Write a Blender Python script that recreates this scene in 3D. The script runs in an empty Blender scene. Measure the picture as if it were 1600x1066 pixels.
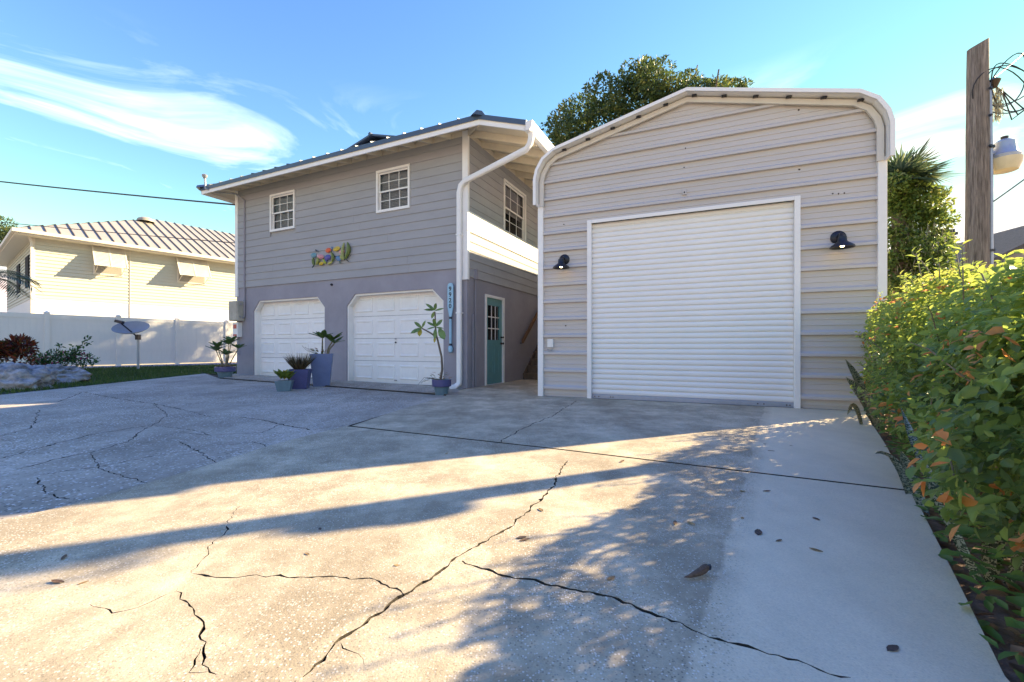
import bpy, bmesh, math, random
import numpy as np
from mathutils import Vector, Matrix
from mathutils.geometry import delaunay_2d_cdt
random.seed(7); rng = np.random.default_rng(11)
scene = bpy.context.scene
COL = scene.collection
R = math.radians
# ---------------------------------------------------------------- camera
F, U0, HZ, CAMH = 680.0, 800.0, 542.0, 0.90      # focal in px of a 1600 wide frame, principal column, horizon row, eye height
cd = bpy.data.cameras.new('camera'); cam = bpy.data.objects.new('camera', cd); COL.objects.link(cam)
cam.location = (0, 0, CAMH); cam.rotation_euler = (R(90), 0, 0)
cd.sensor_width = 36; cd.lens = 36*F/1600; cd.shift_y = (HZ-533)/1600; cd.clip_start = .05; cd.clip_end = 2000
scene.camera = cam
# ---------------------------------------------------------------- light
ELEV = R(24.0); SAZ = Vector((.916, .401, 0)).normalized()
SUN = Vector((SAZ.x*math.cos(ELEV), SAZ.y*math.cos(ELEV), math.sin(ELEV)))
sl = bpy.data.lights.new('sun', 'SUN'); so = bpy.data.objects.new('sun', sl); COL.objects.link(so)
sl.energy = 3.5; sl.angle = R(.55); sl.color = (1, .80, .49)
so.rotation_euler = SUN.to_track_quat('Z', 'Y').to_euler()
w = bpy.data.worlds.new('World'); scene.world = w; w.use_nodes = True
nt = w.node_tree; nt.nodes.clear(); N = nt.nodes.new; L = nt.links.new
sky = N('ShaderNodeTexSky'); sky.sky_type = 'NISHITA'; sky.sun_disc = False
sky.sun_elevation = ELEV; sky.sun_rotation = math.atan2(SAZ.x, SAZ.y); sky.air_density = .7; sky.dust_density = 0.0; sky.ozone_density = 2.4
tc = N('ShaderNodeTexCoord'); mp = N('ShaderNodeMapping'); mp.inputs['Scale'].default_value = (2.2, 2.2, 6.0); mp.inputs['Location'].default_value = (.35, .1, 1.6)
ns = N('ShaderNodeTexNoise'); ns.inputs['Scale'].default_value = 1.25; ns.inputs['Detail'].default_value = 9; ns.inputs['Roughness'].default_value = .58; ns.inputs['Distortion'].default_value = 1.1
cr = N('ShaderNodeValToRGB'); cr.color_ramp.elements[0].position = .52; cr.color_ramp.elements[1].position = .80
# cirrus lie in a belt low over the horizon, thinning upwards
sx = N('ShaderNodeSeparateXYZ'); mr = N('ShaderNodeMapRange'); mr.inputs['From Min'].default_value = .5; mr.inputs['From Max'].default_value = .22
mul = N('ShaderNodeMath'); mul.operation = 'MULTIPLY'; mix = N('ShaderNodeMixRGB'); mix.inputs['Color2'].default_value = (5.0, 5.1, 5.3, 1)
bg = N('ShaderNodeBackground'); bg.inputs['Strength'].default_value = .15; wo = N('ShaderNodeOutputWorld')
L(tc.outputs['Generated'], mp.inputs['Vector']); L(mp.outputs[0], ns.inputs['Vector']); L(ns.outputs['Fac'], cr.inputs['Fac'])
L(tc.outputs['Generated'], sx.inputs[0]); L(sx.outputs['Z'], mr.inputs['Value'])
L(cr.outputs['Color'], mul.inputs[0]); L(mr.outputs[0], mul.inputs[1]); L(mul.outputs[0], mix.inputs['Fac'])
hsv = N('ShaderNodeHueSaturation'); hsv.inputs['Saturation'].default_value = 1.20; hsv.inputs['Hue'].default_value = .522; L(sky.outputs[0], hsv.inputs['Color']); L(hsv.outputs[0], mix.inputs['Color1']); cap = N('ShaderNodeVectorMath'); cap.operation = 'MINIMUM'; cap.inputs[1].default_value = (2.4, 1.75, 1.60); L(mix.outputs[0], cap.inputs[0]); L(cap.outputs[0], bg.inputs['Color']); L(bg.outputs[0], wo.inputs['Surface'])
vs = scene.view_settings; vs.view_transform = 'Standard'; vs.look = 'None'; vs.exposure = 2.4; vs.gamma = 1
# ---------------------------------------------------------------- frames and rays
P0 = Vector((-.947, 9.2, 0)); E = Vector((.903, -.43, 0)); W = Vector((.43, .903, 0))
def gz(x, y):
    s = (x-P0.x)*-E.x + (y-P0.y)*-E.y
    return .012*min(max(s, 0), 24)
def gp(u, v):
    Y = 8.0
    for _ in range(30):
        Y = (CAMH-gz((u-U0)/F*Y, Y))*F/(v-HZ)
    return Vector(((u-U0)/F*Y, Y, gz((u-U0)/F*Y, Y)))
def at(u, v, Y): return Vector(((u-U0)/F*Y, Y, CAMH+(HZ-v)*Y/F))
def on_wall(u, v, o, ax):
    """ray through a point of the photograph on the vertical plane through o along ax: (distance along, height)"""
    k = (u-U0)/F; t = (k*o.y-o.x)/(ax.x-k*ax.y); Y = o.y+ax.y*t
    return t, CAMH+(HZ-v)*Y/F
def fw(u, v): return on_wall(u, v, P0, E)
def sw(u, v): return on_wall(u, v, P0, W)
G0 = Vector((.531, 7.85, 0)); GE = Vector((.917, -.399, 0)); GW = Vector((.399, .917, 0))
def gw(u, v): return on_wall(u, v, G0, GE)
# ---------------------------------------------------------------- materials
MATS = {}
def mat(name, c, rough=.6, var=.12, scale=6, bump=.0, bscale=80, metal=0, spec=.4, c2=None, stain=0, stretch=(1,1,1)):
    if name in MATS: return MATS[name]
    m = bpy.data.materials.new(name); m.use_nodes = True; t = m.node_tree; n = t.nodes; p = n['Principled BSDF']
    p.inputs['Roughness'].default_value = rough; p.inputs['Metallic'].default_value = metal; p.inputs['Specular IOR Level'].default_value = spec
    co = n.new('ShaderNodeTexCoord'); ma = n.new('ShaderNodeMapping'); ma.inputs['Scale'].default_value = stretch
    t.links.new(co.outputs['Object'], ma.inputs[0])
    a = n.new('ShaderNodeTexNoise'); a.inputs['Scale'].default_value = scale; a.inputs['Detail'].default_value = 8; a.inputs['Roughness'].default_value = .65
    t.links.new(ma.outputs[0], a.inputs['Vector'])
    r = n.new('ShaderNodeValToRGB'); r.color_ramp.elements[0].position = .3; r.color_ramp.elements[1].position = .7
    lo = [x*(1-var) for x in c]; hi = [min(x*(1+var), .9) for x in (c2 or c)]
    r.color_ramp.elements[0].color = (*lo, 1); r.color_ramp.elements[1].color = (*hi, 1)
    t.links.new(a.outputs['Fac'], r.inputs[0]); out = r.outputs[0]
    if stain:
        b = n.new('ShaderNodeTexNoise'); b.inputs['Scale'].default_value = scale*.23; b.inputs['Detail'].default_value = 6
        t.links.new(ma.outputs[0], b.inputs['Vector'])
        q = n.new('ShaderNodeValToRGB'); q.color_ramp.elements[0].position = .38; q.color_ramp.elements[1].position = .62
        q.color_ramp.elements[0].color = (1-stain,)*3+(1,); q.color_ramp.elements[1].color = (1, 1, 1, 1)
        t.links.new(b.outputs['Fac'], q.inputs[0]); x = n.new('ShaderNodeMixRGB'); x.blend_type = 'MULTIPLY'; x.inputs[0].default_value = 1
        t.links.new(out, x.inputs[1]); t.links.new(q.outputs[0], x.inputs[2]); out = x.outputs[0]
    t.links.new(out, p.inputs['Base Color'])
    if bump:
        b2 = n.new('ShaderNodeTexNoise'); b2.inputs['Scale'].default_value = bscale; b2.inputs['Detail'].default_value = 4
        t.links.new(ma.outputs[0], b2.inputs['Vector']); bp = n.new('ShaderNodeBump'); bp.inputs['Strength'].default_value = bump; bp.inputs['Distance'].default_value = .01
        t.links.new(b2.outputs['Fac'], bp.inputs['Height']); t.links.new(bp.outputs[0], p.inputs['Normal'])
    MATS[name] = m; return m
def leafmat(name, stops, trans=.35, rough=.45):
    if name in MATS: return MATS[name]
    m = bpy.data.materials.new(name); m.use_nodes = True; t = m.node_tree; n = t.nodes; p = n['Principled BSDF']
    at_ = n.new('ShaderNodeAttribute'); at_.attribute_name = 'rnd'; r = n.new('ShaderNodeValToRGB'); r.color_ramp.interpolation = 'LINEAR'
    el = r.color_ramp.elements
    while len(el) < len(stops): el.new(.5)
    for e, (pos, c) in zip(el, stops): e.position = pos; e.color = (*c, 1)
    t.links.new(at_.outputs['Fac'], r.inputs[0]); t.links.new(r.outputs[0], p.inputs['Base Color'])
    p.inputs['Roughness'].default_value = rough; p.inputs['Specular IOR Level'].default_value = .35
    tr = n.new('ShaderNodeBsdfTranslucent'); mx = n.new('ShaderNodeMixShader'); mx.inputs[0].default_value = trans
    hs = n.new('ShaderNodeHueSaturation'); hs.inputs['Value'].default_value = 1.7; hs.inputs['Hue'].default_value = .485
    t.links.new(r.outputs[0], hs.inputs['Color']); t.links.new(hs.outputs[0], tr.inputs[0])
    t.links.new(p.outputs[0], mx.inputs[1]); t.links.new(tr.outputs[0], mx.inputs[2]); t.links.new(mx.outputs[0], n['Material Output'].inputs[0])
    MATS[name] = m; return m
def glassmat():
    m = bpy.data.materials.new('window_glass'); m.use_nodes = True; t = m.node_tree; n = t.nodes; p = n['Principled BSDF']
    p.inputs['Base Color'].default_value = (.02, .025, .035, 1); p.inputs['Roughness'].default_value = .04
    g = n.new('ShaderNodeBsdfTransparent'); mx = n.new('ShaderNodeMixShader'); mx.inputs[0].default_value = .82
    t.links.new(p.outputs[0], mx.inputs[1]); t.links.new(g.outputs[0], mx.inputs[2]); t.links.new(mx.outputs[0], n['Material Output'].inputs[0])
    return m
def concrete(name, base, dark, speck, agg, coat=None):
    m = bpy.data.materials.new(name); m.use_nodes = True; t = m.node_tree; n = t.nodes; p = n['Principled BSDF']; K = t.links.new
    p.inputs['Roughness'].default_value = .85; p.inputs['Specular IOR Level'].default_value = .25
    co = n.new('ShaderNodeTexCoord')
    def noise(s, d=6, r=.6):
        a = n.new('ShaderNodeTexNoise'); a.inputs['Scale'].default_value = s; a.inputs['Detail'].default_value = d; a.inputs['Roughness'].default_value = r
        K(co.outputs['Object'], a.inputs['Vector']); return a
    def ramp(src, p0, p1, c0, c1):
        r = n.new('ShaderNodeValToRGB'); r.color_ramp.elements[0].position = p0; r.color_ramp.elements[1].position = p1
        r.color_ramp.elements[0].color = (*c0, 1); r.color_ramp.elements[1].color = (*c1, 1); K(src, r.inputs[0]); return r.outputs[0]
    def mixc(f, a, b, mode='MIX'):
        x = n.new('ShaderNodeMixRGB'); x.blend_type = mode
        if isinstance(f, float): x.inputs[0].default_value = f
        else: K(f, x.inputs[0])
        for i, v in ((1, a), (2, b)):
            if isinstance(v, tuple): x.inputs[i].default_value = (*v, 1)
            else: K(v, x.inputs[i])
        return x.outputs[0]
    big = noise(.55, 8, .62); med = noise(5, 8, .7); fine = noise(160, 3)
    c = ramp(big.outputs['Fac'], .32, .66, dark, base)
    c = mixc(.6, c, ramp(med.outputs['Fac'], .3, .7, (.52, .51, .50), (1.0, 1.0, 1.0)), 'MULTIPLY')
    mpx = n.new('ShaderNodeMapping'); mpx.inputs['Rotation'].default_value = (0, 0, R(25)); mpx.inputs['Scale'].default_value = (2.6, .35, 1); K(co.outputs['Object'], mpx.inputs[0]); stk = noise(1.0, 7, .6); K(mpx.outputs[0], stk.inputs['Vector'])
    c = mixc(.8, c, ramp(stk.outputs['Fac'], .36, .58, (.78, .77, .75), (1.0, 1.0, 1.0)), 'MULTIPLY')
    # exposed aggregate: pale shell bits and dark pores
    vo = n.new('ShaderNodeTexVoronoi'); vo.inputs['Scale'].default_value = agg; K(co.outputs['Object'], vo.inputs['Vector'])
    sp = ramp(vo.outputs['Distance'], .30, .46, (1, 1, 1), (0, 0, 0))
    cs = n.new('ShaderNodeSeparateColor'); K(vo.outputs['Color'], cs.inputs[0])
    pick = ramp(cs.outputs[0], .60, .64, (0, 0, 0), (1, 1, 1)); pore = ramp(cs.outputs[1], .66, .70, (0, 0, 0), (1, 1, 1))
    a1 = mixc(1.0, sp, pick, 'MULTIPLY'); a2 = mixc(1.0, sp, pore, 'MULTIPLY')
    wear = ramp(noise(.9, 5).outputs['Fac'], .35, .6, (.25,)*3, (1,)*3)
    a1 = mixc(1.0, a1, wear, 'MULTIPLY'); a2 = mixc(1.0, a2, wear, 'MULTIPLY')
    if coat:   # smoother trowelled strip on one side of a line a x + b y = c
        sx = n.new('ShaderNodeSeparateXYZ'); K(co.outputs['Object'], sx.inputs[0])
        d = n.new('ShaderNodeMath'); d.operation = 'MULTIPLY_ADD'; d.inputs[1].default_value = coat[0]; K(sx.outputs[0], d.inputs[0])
        d2 = n.new('ShaderNodeMath'); d2.operation = 'MULTIPLY'; d2.inputs[1].default_value = coat[1]; K(sx.outputs[1], d2.inputs[0]); K(d2.outputs[0], d.inputs[2])
        d3 = n.new('ShaderNodeMath'); d3.operation = 'SUBTRACT'; d3.inputs[1].default_value = coat[2]; K(d.outputs[0], d3.inputs[0])
        wob = n.new('ShaderNodeMath'); wob.operation = 'MULTIPLY_ADD'; wob.inputs[1].default_value = .12; K(noise(3.2).outputs['Fac'], wob.inputs[0]); K(d3.outputs[0], wob.inputs[2])
        side = ramp(wob.outputs[0], .03, .12, (0, 0, 0), (1, 1, 1))
        inv = n.new('ShaderNodeInvert'); K(side, inv.inputs[1])
        near = ramp(wob.outputs[0], 0.0, .06, (1, 1, 1), (1, 1, 1))
        c = mixc(1.0, c, mixc(ramp(noise(1.7, 7, .7).outputs['Fac'], .36, .56, (0, 0, 0), (1, 1, 1)), (1., 1., 1.), ramp(wob.outputs[0], 0.0, .02, (.62, .61, .60), (1, 1, 1))), 'MULTIPLY')
        c = mixc(side, c, mixc(.42, coat[3], c))
        a1 = mixc(1.0, a1, mixc(.75, (1.,)*3, inv.outputs[0], 'MULTIPLY'), 'MULTIPLY'); a2 = mixc(1.0, a2, mixc(.8, (1.,)*3, inv.outputs[0], 'MULTIPLY'), 'MULTIPLY')
    c = mixc(a1, c, speck); c = mixc(a2, c, tuple(x*.32 for x in dark))
    c = mixc(.35, c, ramp(fine.outputs['Fac'], .3, .7, (.6,)*3, (1,)*3), 'MULTIPLY')
    K(c, p.inputs['Base Color'])
    bp = n.new('ShaderNodeBump'); bp.inputs['Strength'].default_value = .35; bp.inputs['Distance'].default_value = .006
    K(fine.outputs['Fac'], bp.inputs['Height']); K(bp.outputs[0], p.inputs['Normal'])
    MATS[name] = m; return m
M = dict(
 siding=mat('grey_paint', (.365, .36, .36), .7, .05, 3, .05, 120, stain=.08, stretch=(.5, 1, 2)),
 stucco=mat('grey_stucco', (.335, .318, .345), .85, .06, 4, .25, 140, stain=.12),
 white=mat('white_paint', (.88, .85, .80), .5, .04, 5, .03, 60, stain=.05),
 soffit_bounce=mat('bounce_toned_soffit', (.78, .69, .53), .7, .06, 6, .05, 60, stain=.08),  # white soffit boards with warm driveway bounce put into the colour
 vinyl=mat('white_vinyl', (.85, .81, .74), .4, .03, 4, stain=.05),
 metal=mat('clay_metal', (.56, .52, .49), .38, .03, 3, .02, 30, spec=.5, stain=.07, stretch=(.4, 1, 2)),
 whmetal=mat('white_metal', (.88, .85, .80), .35, .03, 3, spec=.5, stain=.05, stretch=(.3, 1, 2)),
 roof=mat('blue_roof', (.055, .085, .14), .4, .1, 4, spec=.5),
 black=mat('black_metal', (.018, .02, .03), .4, .15, 20),
 dark=mat('dark_interior', (.012, .012, .016), .9, .1),
 grey=mat('grey_metal', (.33, .34, .36), .45, .1, 12, metal=.3),
 beige=mat('beige_box', (.46, .43, .35), .5, .1, 14, stain=.2),
 teal=mat('teal_door', (.13, .31, .31), .5, .06, 6),
 wood=mat('stained_wood', (.16, .085, .04), .6, .25, 9, .2, 40, stretch=(6, 6, 1)),
 polewood=mat('weathered_pole', (.15, .115, .085), .85, .45, 9, .8, 40, c2=(.31, .255, .20), stretch=(9, 9, .5), stain=.3),
 bark=mat('bark', (.14, .11, .085), .9, .35, 8, .7, 22, stretch=(2, 2, .6)),
 stem=mat('grey_green_stem', (.17, .15, .10), .8, .3, 20, .3, 50),
 soil=mat('potting_soil', (.06, .042, .03), .95, .4, 30, .8, 60),
 potblue=mat('blue_glaze', (.14, .18, .31), .3, .1, 6), potnavy=mat('navy_glaze', (.085, .085, .20), .32, .12, 6),
 potteal=mat('teal_glaze', (.13, .20, .24), .35, .12, 6), potdark=mat('dark_pot_rim', (.03, .03, .09), .35, .1, 8),
 blind=mat('window_blind', (.62, .60, .62), .6, .05), tread=mat('stair_tread', (.14, .10, .065), .8, .3, 9, .3),
 paddle=mat('pale_blue_paint', (.33, .55, .68), .5, .08, 10), navy=mat('navy_paint', (.02, .03, .06), .5, .1),
 sidinglt=mat('pale_yellow_siding', (.50, .49, .40), .6, .03, 4), blockwhite=mat('white_block', (.70, .69, .66), .7, .03, 3, .1, 60),
 nroof=mat('tan_metal_roof', (.36, .325, .25), .45, .06, 2, spec=.5), seam=mat('roof_seam', (.13, .10, .075), .5, .1),
 shutter=mat('cream_shutter', (.62, .58, .49), .5, .03), rock=mat('limestone', (.10, .10, .125), .9, .6, 4, .9, 16, c2=(.34, .33, .33)),
 dirt=mat('crack_dirt', (.055, .045, .033), .95, .4, 12, .6, 60), mulch=mat('leaf_mulch', (.24, .15, .10), .95, .5, 22, .8, 50),
 roofdark=mat('dark_shingle', (.10, .085, .075), .9, .3, 14, .4, 40), wire=mat('black_cable', (.015, .015, .018), .5, .1),
 lampglass=mat('lamp_lens', (.70, .60, .38), .25, .08, 8), galv=mat('galvanised', (.38, .42, .48), .42, .08, 14, metal=.35),
 red=mat('red_print', (.55, .12, .09), .5, .1), moss=mat('spanish_moss', (.30, .30, .21), .9, .25, 30), bronze=mat('bronze_hardware', (.06, .045, .03), .35, .1, metal=.6),
)
M['glass'] = glassmat()
def emis(name, c, s):
    m = bpy.data.materials.new(name); m.use_nodes = True; p = m.node_tree.nodes['Principled BSDF']
    p.inputs['Base Color'].default_value = (*c, 1); p.inputs['Emission Color'].default_value = (*c, 1); p.inputs['Emission Strength'].default_value = s; return m
M['bulb'] = emis('lit_bulb', (1, .72, .35), 2.2)
# ---------------------------------------------------------------- builders
class B:
    def __init__(s): s.v = []; s.f = []
    def add(s, vs_, fs_):
        o = len(s.v); s.v += [tuple(q) for q in vs_]; s.f += [tuple(i+o for i in q) for q in fs_]; return s
    def box(s, x0, x1, y0, y1, z0, z1):
        return s.add([(x, y, z) for z in (z0, z1) for y in (y0, y1) for x in (x0, x1)],
                     [(0,2,3,1), (4,5,7,6), (0,1,5,4), (2,6,7,3), (0,4,6,2), (1,3,7,5)])
    def hexa(s, a, b):      # two quads (bottom ring, top ring)
        return s.add(list(a)+list(b), [(3,2,1,0), (4,5,6,7), (0,1,5,4), (1,2,6,5), (2,3,7,6), (3,0,4,7)])
    def prism(s, poly, y0, y1):     # polygon in xz pushed along y
        n = len(poly); a = [(x, y0, z) for x, z in poly]; b = [(x, y1, z) for x, z in poly]
        return s.add(a+b, [tuple(range(n)), tuple(range(2*n-1, n-1, -1))]+[(i, i+n, (i+1) % n+n, (i+1) % n) for i in range(n)])
    def tube(s, pts, r, n=8, caps=True):
        pts = [Vector(p) for p in pts]; rs = r if isinstance(r, (list, tuple)) else [r]*len(pts)
        o = len(s.v); up = None
        for i, p in enumerate(pts):
            d = (pts[min(i+1, len(pts)-1)]-pts[max(i-1, 0)]).normalized()
            if up is None: up = d.orthogonal().normalized()
            up = (up-d*up.dot(d)).normalized(); q = d.cross(up)
            for k in range(n):
                a = 2*math.pi*k/n; s.v.append(tuple(p+(up*math.cos(a)+q*math.sin(a))*rs[i]))
        for i in range(len(pts)-1):
            for k in range(n):
                k2 = (k+1) % n; s.f.append((o+i*n+k, o+i*n+k2, o+(i+1)*n+k2, o+(i+1)*n+k))
        if caps: s.f.append(tuple(o+k for k in range(n))[::-1]); s.f.append(tuple(o+(len(pts)-1)*n+k for k in range(n)))
        return s
    def lathe(s, prof, n=20, c=(0, 0, 0), caps=True):
        o = len(s.v)
        for r, z in prof:
            for k in range(n):
                a = 2*math.pi*(k+.5)/n; s.v.append((c[0]+r*math.cos(a), c[1]+r*math.sin(a), c[2]+z))
        for i in range(len(prof)-1):
            for k in range(n):
                k2 = (k+1) % n; s.f.append((o+i*n+k, o+i*n+k2, o+(i+1)*n+k2, o+(i+1)*n+k))
        if caps: s.f.append(tuple(o+k for k in range(n))[::-1]); s.f.append(tuple(o+(len(prof)-1)*n+k for k in range(n)))
        return s
    def mesh(s, name, m, X=None, smooth=False):
        me = bpy.data.meshes.new(name); vs_ = s.v if X is None else [tuple(X @ Vector(q)) for q in s.v]
        me.from_pydata(vs_, [], s.f); me.materials.append(m)
        if X is not None and X.determinant() < 0: me.flip_normals()
        if smooth:
            me.polygons.foreach_set('use_smooth', [True]*len(me.polygons))
            try: me.set_sharp_from_angle(angle=R(40))
            except Exception: pass
        return me
    def build(s, name, m, parent=None, X=None, smooth=False, bevel=0):
        o = bpy.data.objects.new(name, s.mesh(name, m, X, smooth)); COL.objects.link(o); o.parent = parent
        if bevel:
            b = o.modifiers.new('bevel', 'BEVEL'); b.width = bevel; b.segments = 2; b.limit_method = 'ANGLE'
        return o
def tag(o, label=None, cat=None, group=None, kind=None):
    if label: o['label'] = label
    if cat: o['category'] = cat
    if group: o['group'] = group
    if kind: o['kind'] = kind
    return o
def thing(name, label, cat, loc=(0, 0, 0), rz=0, group=None):
    o = bpy.data.objects.new(name, None); COL.objects.link(o); o.location = loc; o.rotation_euler = (0, 0, rz); o.empty_display_size = .2
    return tag(o, label, cat, group)
def share(name, me, parent, loc=(0, 0, 0), rot=(0, 0, 0), sc=(1, 1, 1)):
    o = bpy.data.objects.new(name, me); COL.objects.link(o); o.parent = parent; o.location = loc; o.rotation_euler = rot; o.scale = sc; return o
def cdt(outer, holes, extra=()):
    V = []; Fc = []
    def ccw(p): return p if sum(a[0]*c[1]-c[0]*a[1] for a, c in zip(p, p[1:]+p[:1])) > 0 else p[::-1]
    for poly in [outer]+list(holes):
        poly = ccw(list(poly))
        Fc.append(list(range(len(V), len(V)+len(poly)))); V += [Vector((p[0], p[1])) for p in poly]
    V += [Vector((p[0], p[1])) for p in extra]
    v, e, f, ov, oe, of = delaunay_2d_cdt(V, [], Fc, 1, 1e-5)
    tris = [t for t, o in zip(f, of) if 0 in o and not any(k > 0 for k in o)]
    cnt = {}
    for t in tris:
        for i in range(len(t)):
            a, b = t[i], t[(i+1) % len(t)]; cnt[(a, b)] = 1
    bd = [(a, b) for (a, b) in cnt if (b, a) not in cnt]
    return [(p.x, p.y) for p in v], tris, bd
def plate(outer, holes, y0, y1):
    """wall plate in xz with openings; y0 is the front face"""
    v, t, bd = cdt(outer, holes); n = len(v); b = B()
    b.add([(x, y0, z) for x, z in v]+[(x, y1, z) for x, z in v], [tuple(q) for q in t]+[tuple(i+n for i in q[::-1]) for q in t]+[(a+n, c+n, c, a)[::-1] for a, c in bd])
    return b
def leafmesh(name, pos, axis, nrm, ln, wd, rnd, m, fold=.18, kind=6):
    """many leaves as one mesh; every leaf is an ovate blade folded along its midrib"""
    n = len(pos); axis = axis/np.linalg.norm(axis, axis=1, keepdims=True)
    side = np.cross(nrm, axis); side /= np.linalg.norm(side, axis=1, keepdims=True)+1e-9; up = np.cross(axis, side)
    ln = np.asarray(ln)[:, None]*np.ones((n, 1)); wd = np.asarray(wd)[:, None]*np.ones((n, 1))
    if kind == 6:
        T = [(0, 0, 0), (.35, .5, 1), (.72, .36, .8), (1, 0, -.35), (.72, -.36, .8), (.35, -.5, 1)]; Q = [(0, 3, 2, 1), (0, 5, 4, 3)]
    else:
        T = [(0, 0, 0), (.45, .5, 1), (1, 0, -.2), (.45, -.5, 1)]; Q = [(0, 2, 1), (0, 3, 2)]
    k = len(T); V = np.zeros((n, k, 3))
    for i, (a, b, c) in enumerate(T): V[:, i] = pos+axis*ln*a+side*wd*b+up*wd*fold*c
    q = len(Q[0]); idx = (np.arange(n)[:, None, None]*k+np.array(Q)[None]).reshape(-1)
    me = bpy.data.meshes.new(name); me.vertices.add(n*k); me.vertices.foreach_set('co', V.reshape(-1))
    np_ = n*len(Q); me.loops.add(np_*q); me.loops.foreach_set('vertex_index', idx.astype(np.int32))
    me.polygons.add(np_); me.polygons.foreach_set('loop_start', (np.arange(np_)*q).astype(np.int32))
    at_ = me.attributes.new('rnd', 'FLOAT', 'FACE'); at_.data.foreach_set('value', np.repeat(rnd, len(Q)).astype(np.float32))
    me.update(); me.validate(); me.materials.append(m); return me
def mobj(name, me, parent=None, kind=None):
    o = bpy.data.objects.new(name, me); COL.objects.link(o); o.parent = parent
    if kind: o['kind'] = kind
    return o
def unit(n):
    v = rng.normal(size=(n, 3)); return v/np.linalg.norm(v, axis=1, keepdims=True)
# ================================================================ SETTING
M['slab_old'] = concrete('old_aggregate_concrete', (.70, .60, .48), (.33, .28, .22), (.92, .86, .80), 50)
pA, pB = gp(1190, 690), gp(1112, 1066); nn = Vector((pA.y-pB.y, -(pA.x-pB.x))).normalized(); cc = nn.x*pA.x+nn.y*pA.y
M['slab_new'] = concrete('driveway_concrete', (.90, .76, .53), (.68, .565, .39), (.80, .74, .63), 120, (nn.x, nn.y, cc, (.88, .745, .53)))
gx = np.concatenate([[-600, -250, -120, -70], np.arange(-40, 41, 1.0), [70, 120, 250, 600]])
V = [(x, y, gz(x, y)-.075) for y in gx for x in gx]; n_ = len(gx)
b = B().add(V, [(j*n_+i, j*n_+i+1, (j+1)*n_+i+1, (j+1)*n_+i) for j in range(n_-1) for i in range(n_-1)])
tag(b.build('ground', mat('yard_ground', (.34, .29, .20), .95, .15, 1.5, .5, 20, c2=(.42, .36, .25), stain=.15)), kind='structure')
def jag(pts, w0, step=.022, jit=.010, seed=0):
    """an irregular crack outline around a polyline (world xy)"""
    rn = random.Random(seed); line = []
    for a, c in zip(pts[:-1], pts[1:]):
        a, c = Vector(a[:2]), Vector(c[:2]); k = max(1, int((c-a).length/step))
        line += [a.lerp(c, i/k) for i in range(k)]
    line.append(Vector(pts[-1][:2])); l, r = [], []; off = 0
    for i, p in enumerate(line):
        d = (line[min(i+1, len(line)-1)]-line[max(i-1, 0)]).normalized(); q = Vector((-d.y, d.x))
        off = off*.72+rn.uniform(-jit, jit); e = min(1, .25+min(i, len(line)-1-i)/4)
        wd = .55*w0*e*rn.uniform(.3, 1.6)*(2.0 if rn.random() < .06 else 1); l.append(p+q*(off+wd)); r.append(p+q*(off-wd))
    return [(p.x, p.y) for p in l+r[::-1]]
CR = {'slab_old': [], 'slab_low': [], 'slab_up': []}
def crack(which, px, w0, seed): CR[which].append(jag([gp(*p) for p in px], w0, seed=seed))
crack('slab_low', [(470,1066), (552,992), (640,930), (700,890), (735,865), (790,830), (830,800), (862,768), (880,735), (886,722)], .009, 1)
crack('slab_low', [(720,884), (760,898), (815,912), (900,930), (955,940), (1040,972), (1110,1000), (1200,1030), (1330,1070)], .010, 2)
crack('slab_low', [(636,938), (575,912), (500,905), (400,906), (330,908), (302,902)], .006, 3)
crack('slab_low', [(280,925), (296,965), (312,995), (318,1020), (322,1045), (340,1062)], .005, 4)
crack('slab_low', [(300,902), (345,842), (372,795)], .003, 5)
crack('slab_low', [(275,930), (215,955), (180,962), (140,952)], .004, 6)
crack('slab_low', [(318,1022), (300,1040), (296,1060), (330,1058)], .006, 14)
crack('slab_low', [(528,1015), (552,1035), (566,1050)], .003, 15)
crack('slab_up', [(902,628), (862,652), (835,664), (800,682), (778,696)], .009, 7)
crack('slab_old', [(-60,735), (60,700), (140,680), (210,668), (240,665)], .012, 8)
crack('slab_old', [(130,613), (190,624), (240,631), (285,640)], .016, 9)
crack('slab_old', [(368,651), (420,658), (440,664), (488,672)], .018, 10)
crack('slab_old', [(20,735), (90,717), (140,707), (200,690), (225,672)], .010, 11)
crack('slab_old', [(60,745), (75,770), (110,780)], .007, 12)
crack('slab_old', [(60,742), (150,730), (240,712), (330,700)], .007, 16)
crack('slab_old', [(280,690), (325,715), (350,730)], .008, 17)
crack('slab_old', [(395,690), (425,700)], .008, 18)
crack('slab_old', [(440,662), (410,676), (330,680), (285,676)], .008, 19)
crack('slab_old', [(240,665), (300,672), (330,680)], 0.008, 30)
crack('slab_old', [(-40,640), (30,632), (90,628), (130,613)], 0.01, 31)
crack('slab_old', [(285,640), (330,652), (368,651)], 0.008, 32)
crack('slab_old', [(488,672), (545,664)], 0.008, 33)
crack('slab_old', [(140,707), (160,735), (240,757)], 0.006, 34)
crack('slab_old', [(225,672), (262,650), (240,632)], 0.008, 35)
crack('slab_old', [(330,700), (395,690)], 0.006, 36)
crack('slab_old', [(-30,690), (50,668), (62,640)], 0.008, 37)
drive = thing('driveway', None, None); tag(drive, kind='structure')
def xy(v): return (v[0], v[1])
edge = [gp(*p) for p in [(0,815), (90,795), (180,770), (300,735), (420,697), (545,665), (620,642), (690,622)]]
padr = gp(716, 620); padl = gp(345, 592)
hed = [gp(*p) for p in [(1352,648), (1385,700), (1430,782), (1500,922), (1570,1066)]]
jn = [gp(*p) for p in [(545,668), (860,703), (1150,738), (1420,770)]]
def gridpts(step, x0, x1, y0, y1): return [(x+.013, y+.017) for x in np.arange(x0, x1, step) for y in np.arange(y0, y1, step)]
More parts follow.
